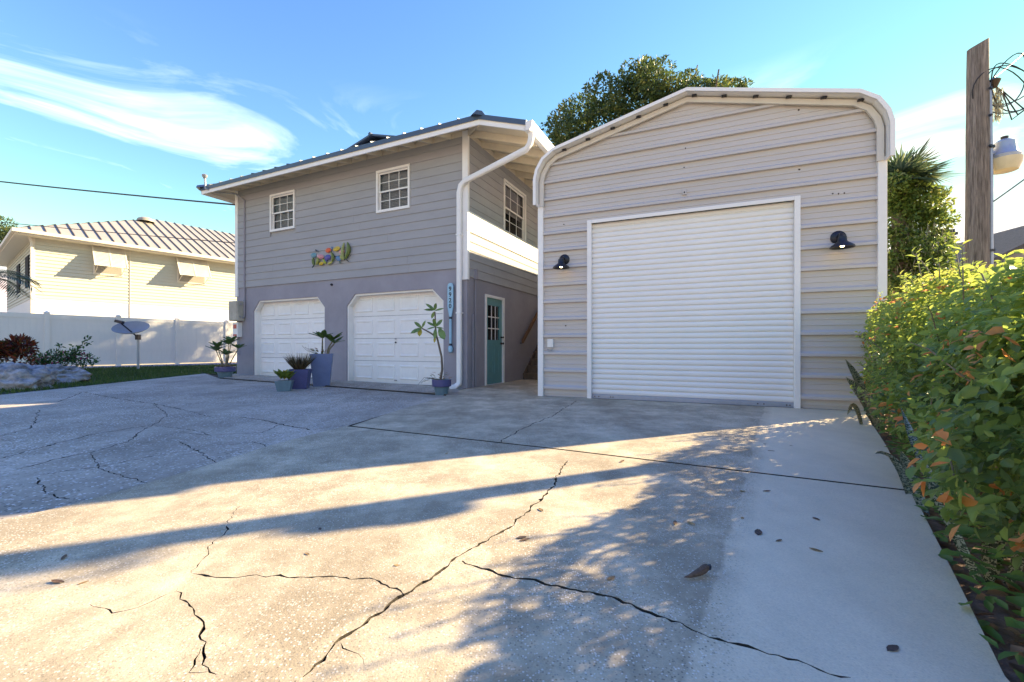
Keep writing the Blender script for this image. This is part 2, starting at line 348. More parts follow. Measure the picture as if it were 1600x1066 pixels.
def slab(name, outer, cracks, m, lift=0, step=.6):
    xs = [p[0] for p in outer]; ys = [p[1] for p in outer]
    v, t, bd = cdt(outer, cracks, gridpts(step, min(xs)+.1, max(xs), min(ys)+.1, max(ys))); n = len(v); b = B()
    b.add([(x, y, gz(x, y)+lift) for x, y in v]+[(x, y, gz(x, y)-.05) for x, y in v], [tuple(q) for q in t]+[(c+n, a+n, a, c)[::-1] for a, c in bd])
    o = b.build(name, m, drive); o.data.materials.append(M['dirt']); mi = [0]*len(t)+[1]*len(bd); o.data.polygons.foreach_set('material_index', mi); return o
o1 = [xy(p) for p in edge]+[xy(padr), xy(padl), (-9.1, 12.9), (-8.75, 7.2), (-8.6, -13), (-3.4, -13), (-2.95, .8)]
slab('concrete_slab', o1, CR['slab_old'], M['slab_old'])
dv = Vector((.014, -.006))
o2 = [xy(jn[0]-W*.024)]+[xy(p-W*.024) for p in jn[1:]]+[xy(p) for p in hed[2:]]+[(1.12, .7), (1.0, -13), (-3.37, -13), (-2.92, .8)]+[(p.x+.045, p.y-.006) for p in edge[:6]]
slab('concrete_slab', o2, CR['slab_low'], M['slab_new'], .016)
sA = P0-W*.4-E*.1
o3 = [(jn[0].x+.03, jn[0].y)]+[(p.x+.045, p.y-.004) for p in edge[6:]]+[xy(P0-W*.36-E*.12), xy(P0+E*.0-W*.3), xy(P0+W*7), xy(P0+W*7+E*2.6), xy(G0+GE*5.05-GW*.02), xy(hed[0]), xy(hed[1]), xy(jn[3])]+[xy(p) for p in jn[1:3][::-1]]
slab('concrete_slab', o3, CR['slab_up'], M['slab_new'], .018)
tag(B().box(-60, 60, -22, -13.05, -.2, -.002).build('bounce_street', M['slab_new']), kind='structure')  # unseen street behind the camera, added pale to bounce warm fill
# the threshold pad before the garage doors
pl_ = P0-E*8.15-W*.0; pad = [xy(padr+W*.06-E*.04), xy(padl+W*.06), xy(P0-E*8.0+W*.1), xy(P0+W*.1-E*.02), xy(P0-E*.02-W*.3)]
slab('concrete_slab', pad, [], M['slab_old'], .02)
# beds
def bed(name, outer, m, lift, kind='structure'):
    xs = [p[0] for p in outer]; ys = [p[1] for p in outer]; v, t, bd = cdt(outer, [], gridpts(.8, min(xs)+.1, max(xs), min(ys)+.1, max(ys)))
    return tag(B().add([(x, y, gz(x, y)+lift) for x, y in v], [tuple(q) for q in t]).build(name, m), kind=kind)
bed('driveway_bed', [(-8.9, -13), (-9.1, 12.8), (-1, 9.0), (4.5, 5.9), (2.25, 2.6), (1.2, 1.15), (1.0, .6), (.9, -13)], M['dirt'], -.013)
FD = Vector((.525, .851, 0)); F0 = Vector((-15.4, 14.4, 0))
lawn_poly = [(-9.12, 12.95), (-8.79, 7.2), (-8.64, 2), (-26, 2), (-26, 3), xy(F0-FD*8+E*.25), xy(F0+FD*3+E*.9), xy(F0+FD*9+E*1.2), xy(P0-E*7.8+W*3), xy(P0-E*7.8)]
bed('lawn', lawn_poly, mat('lawn_soil', (.045, .06, .02), .95, .4, 6, .6, 30), -.015)
bed('planting_bed', [xy(p) for p in hed]+[(1.12, .7), (1.0, -3), (4.5, -3), (9, 9), (5.5, 8)], M['mulch'], -.03)
# ================================================================ HOUSE
rzH = math.atan2(E.y, E.x)
house = thing('two_story_house', 'grey two storey house with lap siding above two white garage doors', 'house', P0, rzH)
HL, HB, PITCH = -7.72, 9.6, .335
STZ = 2.58; WT = 5.36; EX = .188
ROT = Matrix.Rotation(R(90), 4, 'Z')        # canonical front -> the right hand side wall (x runs back along the wall, y points into the house)
SIDE = Matrix(((0, -1, 0, 0), (1, 0, 0, 0), (0, 0, 1, 0), (0, 0, 0, 1)))
def rect(x0, x1, z0, z1): return [(x0, z0), (x1, z0), (x1, z1), (x0, z1)]
w1 = (fw(423.5, 335)[0], fw(462, 330)[0], fw(424, 363.4)[1], fw(462, 297)[1])
w2 = (fw(589.5, 300)[0], fw(641.5, 300)[0], fw(590, 334)[1], fw(641, 257)[1])
sw_ = (sw(785.7, 320)[0], sw(820, 340)[0], sw(785.5, 362.3)[1], sw(785.7, 279)[1])
def door_outline(l, lt, rt, r, top, cham):
    xl, xlt, xrt, xr = fw(l, 500)[0], fw(lt, 500)[0], fw(rt, 500)[0], fw(r, 500)[0]
    return xl, xlt, xrt, xr, top, cham
D1 = door_outline(395.9, 404.5, 496, 507.3, 2.18, 1.90); D2 = door_outline(541.5, 554.4, 675.4, 693, 2.18, 1.90)
def octo(d, zb): xl, xlt, xrt, xr, zt, zc = d; return [(xl, zb), (xr, zb), (xr, zc), (xrt, zt), (xlt, zt), (xl, zc)]
plate(rect(HL, 0, -.1, STZ+.02), [octo(D1, -.2), octo(D2, -.2)], 0, .22).build('stucco_wall', M['stucco'], house)
plate(rect(HL+.01, -.01, STZ+.02, WT+.14), [rect(*w1), rect(*w2)], .012, .2).build('upper_wall', M['siding'], house)
dr = (sw(757.5, 500)[0], sw(787.3, 500)[0], -.2, 2.10)
plate(rect(.22, HB, -.1, STZ+.02), [rect(*dr)], 0, .2).build('stucco_wall', M['stucco'], house, SIDE)
plate(rect(.2, HB, STZ+.02, WT+.14), [rect(*sw_)], .012, .2).build('upper_wall', M['siding'], house, SIDE)
B().box(HL, HL+.2, .22, HB, -.1, WT+.14).build('stucco_wall', M['stucco'], house)
B().box(HL+.2, -.2, HB-.2, HB, -.1, WT+.14).build('stucco_wall', M['stucco'], house)
B().box(HL+.2, -.2, .25, HB-.2, 2.7, 2.8).build('inner_floor', M['dark'], house)
B().box(HL+.2, -.2, 1.6, 1.7, -.1, 5.4).build('inner_wall', M['dark'], house)
B().box(-1.1, -1.0, .25, HB-.2, -.1, 5.4).build('inner_wall', M['dark'], house)
def boards(x0, x1, z0, z1, holes, X, bands=()):
    """lap boards, each course cut at the openings and at random butt joints"""
    rn = random.Random(int(x1*10)+3); z = z0; i = 0
    while z < z1-.03:
        zt = min(z+EX, z1); segs = [(x0, x1)]
        for h in holes:
            if h[2]-.03 < (z+zt)/2 < h[3]+.03:
                segs = [q for s in segs for q in ((s[0], min(s[1], h[0]-.01)), (max(s[0], h[1]+.01), s[1])) if q[1]-q[0] > .02]
        out = []
        for s in segs:
            if s[1]-s[0] > 4.2: j = rn.uniform(s[0]+1.2, s[1]-1.2); out += [(s[0], j-.0015), (j+.0015, s[1])]
            else: out.append(s)
        m = M['white'] if any(a-.02 < z < c-.1 for a, c in bands) else M['siding']
        for a, c in out:
            q = B().hexa([(a, -.026, z), (c, -.026, z), (c, .01, z), (a, .01, z)], [(a, -.012, zt+.004), (c, -.012, zt+.004), (c, .01, zt+.004), (a, .01, zt+.004)])
            q.build('siding_board', m, house, X)
        z += EX; i += 1
boards(HL+.09, -.10, STZ, WT, [w1, w2], None)
boards(.03, HB, STZ-.19, WT, [sw_], SIDE, [(3.32, 3.78)])
# white band on the side wall: two proud boards
for z0, z1 in ((3.345, 3.55), (3.555, 3.77)):
    B().box(-.05, HB, -.045, -.02, z0, z1).build('band_board', M['white'], house, SIDE)
def window(x0, x1, z0, z1, X, blindz=0):
    fr = B()
    for a in ((x0, x1, z1-.055, z1), (x0, x1, z0, z0+.055)): fr.box(a[0], a[1], -.045, .06, a[2], a[3])
    for a in (x0, x1-.05): fr.box(a, a+.05, -.043, .058, z0+.05, z1-.05)
    f = fr.build('window', M['white'], house, X); zm = (z0+z1)/2; a, c = x0+.05, x1-.05
    for k, (b0, b1, y) in enumerate(((z0+.055, zm+.02, .03), (zm-.02, z1-.055, .005))):
        s = B()
        for q in (b0, b1-.035): s.box(a, c, y, y+.03, q, q+.035)
        for q in (a, c-.03): s.box(q, q+.03, y+.001, y+.029, b0+.03, b1-.03)
        s.build('sash', M['white'], f, X)
        g = B()
        for i in (1, 2): xx = a+(c-a)*i/3; g.box(xx-.007, xx+.007, y+.004, y+.02, b0+.03, b1-.03)
        zz = (b0+b1)/2; g.box(a+.03, c-.03, y+.006, y+.018, zz-.007, zz+.007); g.build('muntin', M['white'], f, X)
        B().box(a+.02, c-.02, y+.010, y+.015, b0+.03, b1-.03).build('glass', M['glass'], f, X)
    s = B(); z = z1-.08
    while z > z0+.07+blindz: s.hexa([(a, .09, z), (c, .09, z), (c, .118, z-.018), (a, .118, z-.018)], [(a, .09, z+.003), (c, .09, z+.003), (c, .118, z-.015), (a, .118, z-.015)]); z -= .037
    s.build('blind', M['blind'], f, X)
window(*w1, None); window(*w2, None); window(*sw_, SIDE, .5)
# corner trims
B().box(HL-.03, HL+.09, -.035, .1, 2.34, WT+.1).build('corner_trim', M['white'], house)
B().box(-.10, .035, -.037, .0, 2.32, WT+.1).build('corner_trim', M['white'], house)
B().box(-.002, .037, .0, .03, 2.32, WT+.1).build('corner_trim', M['white'], house)
# garage doors
def garage_door(d, zb, keys):
    xl, xlt, xrt, xr, zt, zc = d; y0 = .17
    dr_ = B(); o = octo(d, zb); i_ = [(xl+.04, zb), (xr-.04, zb), (xr-.04, zc-.02), (xrt-.02, zt-.04), (xlt+.02, zt-.04), (xl+.04, zc-.02)]
    # white casing lining the opening
    for k in (1, 2, 3, 4, 5):
        p, q = o[k], o[(k+1) % 6]; p2, q2 = i_[k], i_[(k+1) % 6]
        dr_.hexa([(p[0], .03, p[1]), (q[0], .03, q[1]), (q2[0], .03, q2[1]), (p2[0], .03, p2[1])], [(p[0], .21, p[1]), (q[0], .21, q[1]), (q2[0], .21, q2[1]), (p2[0], .21, p2[1])])
    door = dr_.build('garage_door', M['white'], house)
    n = 4; hgt = (zt-zb)/n
    for r_ in range(n):
        z0, z1 = zb+hgt*r_+.004, zb+hgt*(r_+1)-.004
        b = B().box(xl+.0, xr-.0, y0+.012, y0+.05, z0, z1)
        for c_ in range(4):
            wv = (xr-xl-.1)/4; a0 = xl+.05+wv*c_+.07; a1 = xl+.05+wv*(c_+1)-.07; q0, q1 = z0+.10, z1-.09
            ring = [(a0, q0), (a1, q0), (a1, q1), (a0, q1)]; 
            def ins(k): return [(a0+k, q0+k), (a1-k, q0+k), (a1-k, q1-k), (a0+k, q1-k)]
            ys = [(0, y0+.012), (.012, y0-.004), (.035, y0-.004), (.06, y0+.006)]
            vs_ = [(x, y, z) for k, y in ys for x, z in ins(k)]
            b.add(vs_, [(r2*4+i, r2*4+(i+1) % 4, r2*4+4+(i+1) % 4, r2*4+4+i) for r2 in range(3) for i in range(4)]+[(12, 13, 14, 15)])
        # flat sheet in front with the groove between sections
        b.build('door_section', M['white'], door)
    B().box(xl+.04, xr-.04, y0-.005, y0+.02, zb-.012, zb+.012).build('bottom_seal', M['black'], door)
    xm = (xl+xr)/2-.04
    if keys:
        B().lathe([(.02, 0), (.02, .02), (.012, .03)], 12).build('lock', M['black'], door, Matrix.Translation((xm, y0+.01, zb+.98)) @ Matrix.Rotation(R(90), 4, 'X'))
        B().box(xm-.012, xm+.012, y0-.02, y0+.01, zb+1.05, zb+1.08).build('handle', M['grey'], door)
        B().box(xm-.03, xm+.03, y0-.025, y0+.01, zb+.08, zb+.10).build('handle', M['grey'], door)
garage_door(D1, .075, False); garage_door(D2, .022, True)
# roof -------------------------------------------------
ZU = 5.29; xK, xG, xL, yF, yB = .62, 1.62, -8.41, -.6, HB+.6; XM = (xK+xL)/2; HW = (xK-xL)/2
def ru(x, y):   # underside of the deck
    return ZU+PITCH*min(xK-x, x-xL, y-yF, yB-y) if x <= xK else ZU+PITCH*(xK-x)
gy = 1.4; gd = gy-yF; th = .10
def rpt(x, y, k=0): return (x, y, ru(x, y)+k)
gl, gr = XM-(HW-gd), XM+(HW-gd); ridz = ZU+PITCH*HW-.16
def roofplanes(k):
    return [[(xL, yF, ZU+k), (xK, yF, ZU+k), (gr, gy, ZU+PITCH*gd+k), (gl, gy, ZU+PITCH*gd+k)],
            [(xL, yB, ZU+k), (xL, yF, ZU+k), (gl, gy, ZU+PITCH*gd+k), (XM, gy, ridz+k), (XM, yB-HW, ridz+k)],
            [(xG, yF, ZU-PITCH*(xG-xK)+k), (xG, yB, ZU-PITCH*(xG-xK)+k), (xK, yB, ZU+k), (XM, yB-HW, ridz+k), (XM, gy, ridz+k), (gr, gy, ZU+PITCH*gd+k), (xK, yF, ZU+k)],
            [(xK, yB, ZU+k), (xL, yB, ZU+k), (XM, yB-HW, ridz+k)]]
rb = B()
for pl in roofplanes(th): rb.add(pl, [tuple(range(len(pl)))])
dk = B()
for pl in roofplanes(.0): dk.add(pl, [tuple(range(len(pl)))[::-1]])
ring = [(xL, yF), (xK, yF), (xG, yF), (xG, yB), (xK, yB), (xL, yB)]
for (a, c), (p, q) in zip(ring, ring[1:]+ring[:1]): rb.add([rpt(a, c), rpt(p, q), rpt(p, q, th), rpt(a, c, th)], [(0, 1, 2, 3)])
roof = rb.build('roof', M['roof'], house); dk.build('roof_deck', M['soffit_bounce'], roof)
B().add([(gl, gy, ZU+PITCH*gd+.0), (gr, gy, ZU+PITCH*gd+.0), (XM, gy, ridz+.0)], [(0, 1, 2)]).build('gable_vent', M['white'], roof)
for s in (-1, 1):   # overhanging rake of the small gable and ridge cap
    p0 = Vector((XM, gy-.12, ridz+th)); p1 = Vector((XM+s*(HW-gd), gy-.12, ZU+PITCH*gd+th)); q = Vector((0, .6, 0))
    B().hexa([p0, p1, p1+q, p0+q], [v+Vector((0, 0, .05)) for v in (p0, p1, p1+q, p0+q)]).build('gable_rake', M['roof'], roof)
B().tube([(XM, gy-.16, ridz+th+.03), (XM, yB-HW, ridz+th+.03)], .05, 6).build('ridge_cap', M['roof'], roof)
for (x, y) in ((xK, yF), (xL, yF)):
    tx, ty = (gr, gy) if x > XM else (gl, gy); a = Vector((x, y, ZU+th)); c = Vector((tx, ty, ZU+PITCH*gd+th)); a = a-(c-a).normalized()*.06
    d = (c-a).normalized(); q = Vector((0, 0, 1)).cross(d).normalized()*.13
    B().hexa([a-q-Vector((0,0,.03)), a+q-Vector((0,0,.03)), c+q-Vector((0,0,.03)), c-q-Vector((0,0,.03))], [a-q*.4+Vector((0,0,.055)), a+q*.4+Vector((0,0,.055)), c+q*.4+Vector((0,0,.055)), c-q*.4+Vector((0,0,.055))]).build('hip_cap', M['roof'], roof)
for i in range(1, 21):   # standing seams
    x = xL+.45*i
    if x < xK: B().hexa(*[[(x-.012, yF-.01, ru(x, yF)+th+k), (x+.012, yF-.01, ru(x, yF)+th+k), (x+.012, min(gy, yF+min(x-xL, xK-x)), ru(x, min(gy, yF+min(x-xL, xK-x)))+th+k), (x-.012, min(gy, yF+min(x-xL, xK-x)), ru(x, min(gy, yF+min(x-xL, xK-x)))+th+k)] for k in (0, .022)]).build('roof_seam', M['roof'], roof)
def fascia(a, c, m, drop, t=.03, nm='fascia'):
    a, c = Vector(a), Vector(c); d = (c-a); n_ = Vector((0, 0, 1)).cross(d).normalized()*t; dz = Vector((0, 0, drop)); k = Vector((0, 0, -.001))
    return B().hexa([a-dz, c-dz, c+n_-dz, a+n_-dz], [a+k, c+k, c+n_+k, a+n_+k]).build(nm, m, roof)
fascia(rpt(xL+.02, yF+.02), rpt(xK, yF+.02), M['white'], .095); fascia(rpt(xK, yF+.02), rpt(xG-.01, yF+.02), M['white'], .095)
fascia(rpt(xL+.02, yB), rpt(xL+.02, yF+.02), M['white'], .095); fascia(rpt(xG-.01, yF+.02), rpt(xG-.01, yB), M['white'], .095)
B().box(HL, 0, -.012, .03, WT+.0, WT+.13).build('frieze_board', M['soffit_bounce'], roof)
B().box(-.03, .012, .0, HB, WT+.0, WT+.12).build('frieze_board', M['soffit_bounce'], roof)
for i in range(17):      # rafter tails
    x = HL+.12+i*.48
    if x < -.05: B().hexa(*[[(x-.02, 0, ru(x, 0)-k), (x+.02, 0, ru(x, 0)-k), (x+.02, yF+.05, ru(x, yF+.05)-k*.8), (x-.02, yF+.05, ru(x, yF+.05)-k*.8)] for k in (.13, .001)]).build('rafter_tail', M['soffit_bounce'], roof)
for i in range(17):
    y = .02+i*.6; x1 = xG-.05
    B().hexa(*[[(.0, y-.02, ru(.62, y)+PITCH*.62-k), (x1, y-.02, ru(x1, y)-k), (x1, y+.02, ru(x1, y)-k), (.0, y+.02, ru(.62, y)+PITCH*.62-k)] for k in (.14, .001)]).build('rafter_tail', M['soffit_bounce'], roof)
a = Vector((0, 0, ru(.62, 1)+PITCH*.62)); c = Vector((.58, yF+.05, ru(.58, yF+.05)))
B().hexa([a+Vector((-.03,.03,-.15)), c+Vector((-.03,.03,-.12)), c+Vector((.03,-.0,-.12)), a+Vector((.03,-.0,-.15))], [a+Vector((-.03,.03,0)), c+Vector((-.03,.03,0)), c+Vector((.03,0,0)), a+Vector((.03,0,0))]).build('hip_rafter', M['soffit_bounce'], roof)
# side gutter and downspout
zg = ru(xG, 0)
gp_ = [(xG, zg-.11), (xG+.07, zg-.11), (xG+.125, zg-.04), (xG+.135, zg+.055), (xG+.12, zg+.055), (xG+.11, zg-.035), (xG+.065, zg-.095), (xG+.0, zg-.095)]
gt = B().prism(gp_, yF-.02, HB+.5).prism([(xG, zg-.11), (xG+.07, zg-.11), (xG+.125, zg-.04), (xG+.135, zg+.055), (xG, zg+.055)], yF-.03, yF-.015).build('gutter', M['white'], house)
def spout(pts, wx, wy):
    """rectangular pipe along a path, section kept level"""
    b = B(); pts = [Vector(p) for p in pts]; o = 0; rings = []
    for i, p in enumerate(pts):
        d = (pts[min(i+1, len(pts)-1)]-pts[max(i-1, 0)]).normalized(); s_ = Vector((0, 1, 0)); s_ = (s_-d*s_.dot(d)).normalized(); t_ = d.cross(s_)
        for (u, v) in ((-1, -.7), (-.7, -1), (.7, -1), (1, -.7), (1, .7), (.7, 1), (-.7, 1), (-1, .7)): b.v.append(tuple(p+t_*u*wx+s_*v*wy))
    for i in range(len(pts)-1):
        for k in range(8): b.f.append((i*8+k, i*8+(k+1) % 8, i*8+8+(k+1) % 8, i*8+8+k))
    b.f.append(tuple(range(8))[::-1]); b.f.append(tuple(range((len(pts)-1)*8, len(pts)*8))); return b
dsx = fw(721, 500)[0]
dsp = [(xG+.06, yF+.10, zg-.1), (xG+.06, yF+.10, zg-.2), (xG+.03, yF+.12, zg-.29), (xG-.06, yF+.15, zg-.37), (dsx+.14, -.09, 4.37), (dsx+.04, -.085, 4.30), (dsx, -.085, 4.16), (dsx, -.085, 2.3), (dsx, -.085, .22), (dsx-.0, -.10, .12), (dsx-.06, -.17, .055), (dsx-.12, -.25, .045)]
ds = spout(dsp, .052, .042).build('downspout', M['white'], house, smooth=True)
B().box(dsx-.06, dsx+.06, -.133, -.02, 3.25, 3.28).build('strap', M['white'], ds); B().box(dsx-.06, dsx+.06, -.133, -.02, 1.6, 1.63).build('strap', M['white'], ds)
# side entrance -----------------------------------------
a, c, _, zt = dr
cs = B().box(a-.0, a+.06, -.025, .14, .0, zt).box(c-.07, c, -.026, .14, 0, zt).box(a+.06, c-.07, -.024, .14, zt-.06, zt).box(a, c, -.03, .14, -.02, .02)
door = cs.build('entry_door', M['white'], house, SIDE)
a, c, zt = a+.06, c-.07, zt-.06
g0, g1, h0, h1 = a+.12, c-.14, 1.06, zt-.17
leaf = plate(rect(a, c, .03, zt), [rect(g0, g1, h0, h1)], .02, .06).build('door_leaf', M['teal'], door, SIDE)
B().box(g0, g1, .035, .04, h0, h1).build('glass', M['glass'], door, SIDE)
g = B()
for i in (1, 2): x = g0+(g1-g0)*i/3; g.box(x-.011, x+.011, .022, .034, h0, h1)
for i in (1, 2): z = h0+(h1-h0)*i/3; g.box(g0, g1, .024, .0345, z-.011, z+.011)
g.build('muntin', M['white'], door, SIDE)
for k in (0, 1):
    x0 = a+.12+k*(c-a-.26)*.56; x1 = x0+(c-a-.26)*.44
    b = B()
    for (q0, q1, r0, r1) in ((x0, x1, .26, .30), (x0, x1, .86, .90), (x0, x0+.035, .30, .86), (x1-.035, x1, .30, .86)): b.box(q0, q1, .012, .021, r0, r1)
    b.build('door_panel', M['teal'], door, SIDE)
for z, r_ in ((.98, .028), (1.13, .022)):
    B().lathe([(r_, 0), (r_, .02), (r_*.6, .045), (r_*1.05, .065), (r_*.8, .08)], 12).build('door_knob', M['bronze'], door, SIDE @ Matrix.Translation((c-.055, .02, z)) @ Matrix.Rotation(R(90), 4, 'X'), True)
B().box(a-.05, c+.07, -.06, .02, -.02, .018).build('door_sill', M['grey'], door, SIDE)
# utility conduits on the side wall
for x, zt in ((.30, 2.36), (.19, 1.6)):
    b = B().tube([(x, -.03, -.02), (x, -.03, zt)], .017, 8)
    if zt > 2: b.box(x-.045, x+.045, -.07, 0, zt, zt+.22)
    b.build('conduit', M['stucco'], house, SIDE, True)
# stairs between house and garage
st = thing('outdoor_stairs', 'brown timber stairs climbing beside the grey house wall', 'stairs', P0, rzH)
for i in range(12):
    y = 2.85+i*.245; z = .19*(i+1)
    B().box(.02, 1.25, y, y+.28, z-.045, z).build('tread', M['tread'], st); B().box(.03, 1.24, y+.02, y+.04, z-.19, z-.046).build('riser', M['tread'], st)
for x in (.01, 1.25):
    B().prism([(2.9, 0), (3.2, 0), (5.9, 2.05), (5.9, 2.3), (5.7, 2.3), (2.9, .19)], x, x+.04).build('stringer', M['tread'], st, Matrix(((0, 1, 0, 0), (1, 0, 0, 0), (0, 0, 1, 0), (0, 0, 0, 1))))
hr = thing('handrail', 'brown wooden handrail slanting up the grey side wall', 'handrail', P0, rzH)
a, c = Vector((.11, 2.62, 1.04)), Vector((.11, 5.9, 3.58))
B().hexa([a+Vector((-.025,0,-.05)), a+Vector((.03,0,-.05)), c+Vector((.03,0,-.05)), c+Vector((-.025,0,-.05))], [a+Vector((-.025,0,.05)), a+Vector((.03,0,.05)), c+Vector((.03,0,.05)), c+Vector((-.025,0,.05))]).build('rail', M['wood'], hr)
for t in (.03, .5, .95): p = a.lerp(c, t); B().tube([(0, p.y, p.z-.12), (.09, p.y, p.z-.11), (.11, p.y, p.z-.04)], .012, 6).build('bracket', M['black'], hr)
# wall mounted things on the front -----------------------
def wall(u, v, out=0): x, z = fw(u, v); return P0+E*x-W*out+Vector((0, 0, z))
# electric boxes, mast
bx = thing('electric_box', 'beige electric cabinet on the house corner beside the garage door', 'electric box', wall(375.5, 502), rzH)
B().box(-.20, .20, -.20, -.0, 0, .56).build('cabinet', M['beige'], bx, bevel=.012); B().box(-.185, .17, -.216, -.201, .02, .54).build('cover', M['beige'], bx, bevel=.006)
for z in (.09, .44): B().box(.20, .225, -.16, -.11, z, z+.05).build('hinge', M['grey'], bx)
B().tube([(.24, -.035, 3.42), (.24, -.035, .12), (.2, -.06, .08)], .024, 8).build('conduit', M['stucco'], bx, smooth=True)
B().tube([(.24, -.035, 3.40), (.12, -.2, 3.56), (-.35, -.42, 3.60), (-.52, -.64, 3.66), (-.52, -.66, 3.95)], .024, 8).build('service_mast', M['grey'], bx, smooth=True)
B().lathe([(.03, 0), (.06, .05), (.075, .1), (.03, .13)], 10, (-.52, -.66, 3.93)).build('weather_head', M['grey'], bx, smooth=True)
mb = thing('disconnect_switch', 'small white switch box with red warning print under the electric cabinet', 'switch box', wall(374.5, 527), rzH)
B().box(-.10, .12, -.14, -.0, 0, .42).build('box', M['white'], mb, bevel=.01); B().box(-.06, .08, -.144, -.1405, .24, .36).build('warning_print', M['red'], mb); B().box(-.07, .09, -.144, -.1405, .03, .08).build('warning_print', M['red'], mb)
B().tube([(.0, -.06, 0), (.0, -.06, -.5)], .018, 8).build('conduit', M['grey'], mb)
kn = tag(B().lathe([(.028, 0), (.03, .02), (.02, .05), (.008, .055)], 12).build('wall_hook', M['black'], None, Matrix.Translation(wall(519, 445)) @ Matrix.Rotation(rzH, 4, 'Z') @ Matrix.Rotation(R(90), 4, 'X')), 'small round black knob on the grey wall between the garage doors', 'knob')
# painted oar with the house number
ox, oz1 = fw(706, 443); _, oz0 = fw(706, 551); oh = oz1-oz0
oar = thing('oar_sign', 'pale blue wooden oar with house number 9920 hung on the wall', 'sign', P0+E*ox-W*.03+Vector((0, 0, oz0)), rzH)
hw = .072; bl = oh*.40
prof = [(-.030, oh-bl-.12), (.030, oh-bl-.12), (hw*.72, oh-bl), (hw, oh-bl+.08), (hw, oh-.07), (hw*.8, oh-.02), (hw*.4, oh), (-hw*.4, oh), (-hw*.8, oh-.02), (-hw, oh-.07), (-hw, oh-bl+.08), (-hw*.72, oh-bl)]
B().prism(prof, -.035, -.005).build('blade', M['paddle'], oar, bevel=.006)
B().tube([(0, -.02, .13), (0, -.02, oh-bl-.1)], .028, 10).build('shaft', M['paddle'], oar, smooth=True)
for z in (.17, oh-bl-.15): B().tube([(0, -.02, z-.022), (0, -.02, z+.022)], .033, 10).build('binding', M['navy'], oar, smooth=True)
B().lathe([(.01, -.08), (.04, -.06), (.052, 0), (.045, .05), (.025, .08), (.02, .1)], 12, (0, -.02, .075)).build('grip', M['paddle'], oar, smooth=True)
for i, ch in enumerate('9920'):
    cu = bpy.data.curves.new('numeral', 'FONT'); cu.body = ch; cu.size = .135; cu.align_x = 'CENTER'; cu.align_y = 'CENTER'; cu.extrude = .003; cu.offset = .0022
    ob = bpy.data.objects.new('numeral_source', cu); COL.objects.link(ob); me = bpy.data.meshes.new_from_object(ob); bpy.data.objects.remove(ob)
    me.transform(Matrix.Translation((0, -.037, oh-.13-i*.122)) @ Matrix.Rotation(R(90), 4, 'X')); me.materials.append(M['navy']); mobj('numeral', me, oar)
# colourful wall art
ax, az = fw(519, 401); art = thing('wall_sculpture', 'colourful painted metal fish and reef plants hung on the grey siding', 'wall art', P0+E*ax-W*.06+Vector((0, 0, az)), rzH)
apx = fw(551, 400)[0]-fw(487, 400)[0]; sc_ = apx/64
def disc(name, u, v, ru_, rv, rot, c, bulge=.03):
    m = mat('art_%02d_%02d_%02d' % tuple(int(x*99) for x in c), c, .35, .3, 25); n = 16; b = B(); cx, cz = (u-519)*sc_, (402.5-v)*sc_*1.12+(u-519)*sc_*.0
    vs_ = [(cx, -bulge, cz)]
    for k in range(n): t = 2*math.pi*k/n; x, z = ru_*sc_*math.cos(t), rv*sc_*math.sin(t); vs_.append((cx+x*math.cos(rot)-z*math.sin(rot), -.004, cz+x*math.sin(rot)+z*math.cos(rot)))
    o_ = len(vs_); vs_.append((cx, .01, cz)); b.add(vs_, [(0, 1+(k+1) % n, 1+k) for k in range(n)]+[(o_, 1+k, 1+(k+1) % n) for k in range(n)]); b.build(name, m, art, smooth=True)
def frond(u0, v0, u1, v1, wd, c, bend=2):
    m = mat('art_%02d_%02d_%02d' % tuple(int(x*99) for x in c), c, .35, .3, 25); pts = []
    for k in range(7): t = k/6; pts.append(((u0+(u1-u0)*t+bend*math.sin(t*3.14)-519)*sc_, -.015, (402.5-(v0+(v1-v0)*t))*sc_*1.12))
    B().tube(pts, [wd*sc_*(.35+math.sin(.4+t/6*2.6)) for t in range(7)], 6).build('frond', m, art, smooth=True)
def tail(u, v, s, rot, c): disc('fish_tail', u, v, s*.45, s, rot, c, .012)
BL, PK, OR, VI, YE, GR, LB = (.10, .24, .30), (.55, .22, .24), (.62, .09, .02), (.07, .06, .28), (.55, .38, .03), (.13, .17, .03), (.09, .19, .36)
disc('fish', 492.5, 398, 4.5, 4.5, 0, BL); tail(497, 391, 3, .6, (.02, .03, .06)); disc('fish', 504, 401.5, 5.5, 4, -.4, PK); tail(499.5, 400, 3, .3, (.6, .42, .45))
disc('starfish', 516, 393, 4.6, 4.2, .2, OR); disc('fish', 515, 404, 5, 4.5, .5, VI); tail(512, 409, 3, .9, VI); disc('shell', 529, 392.5, 5.5, 4, .3, YE); disc('starfish', 537, 398, 4.2, 4.4, .3, PK)
disc('fish', 531.5, 408, 5, 3.6, -.9, LB); tail(534, 414, 2.6, .3, (.05, .10, .09)); disc('shell', 505, 412.5, 4, 3, .3, YE); disc('shell', 519, 413, 4.4, 2.4, .5, (.36, .34, .08)); tail(522, 390, 2.6, .2, (.05, .12, .25))
for q in ((494, 414, 493, 402, 1.3, GR, -1), (498, 414, 500, 403, 1.5, (.28, .30, .08), 1), (512, 414, 508, 406, 1.2, (.36, .42, .04), 1), (523, 412, 521, 396, 1.3, GR, 2), (540, 411, 541, 385, 1.5, (.30, .32, .10), -2), (543, 410, 546, 385, 1.7, GR, 3), (539, 411, 539, 402, 1.4, (.34, .36, .10), -2)): frond(*q)
for q in ((494, 414, 491, 418, .5, (.02, .03, .03), 0), (544, 411, 548, 415, .5, (.02, .03, .03), 0)): frond(*q)
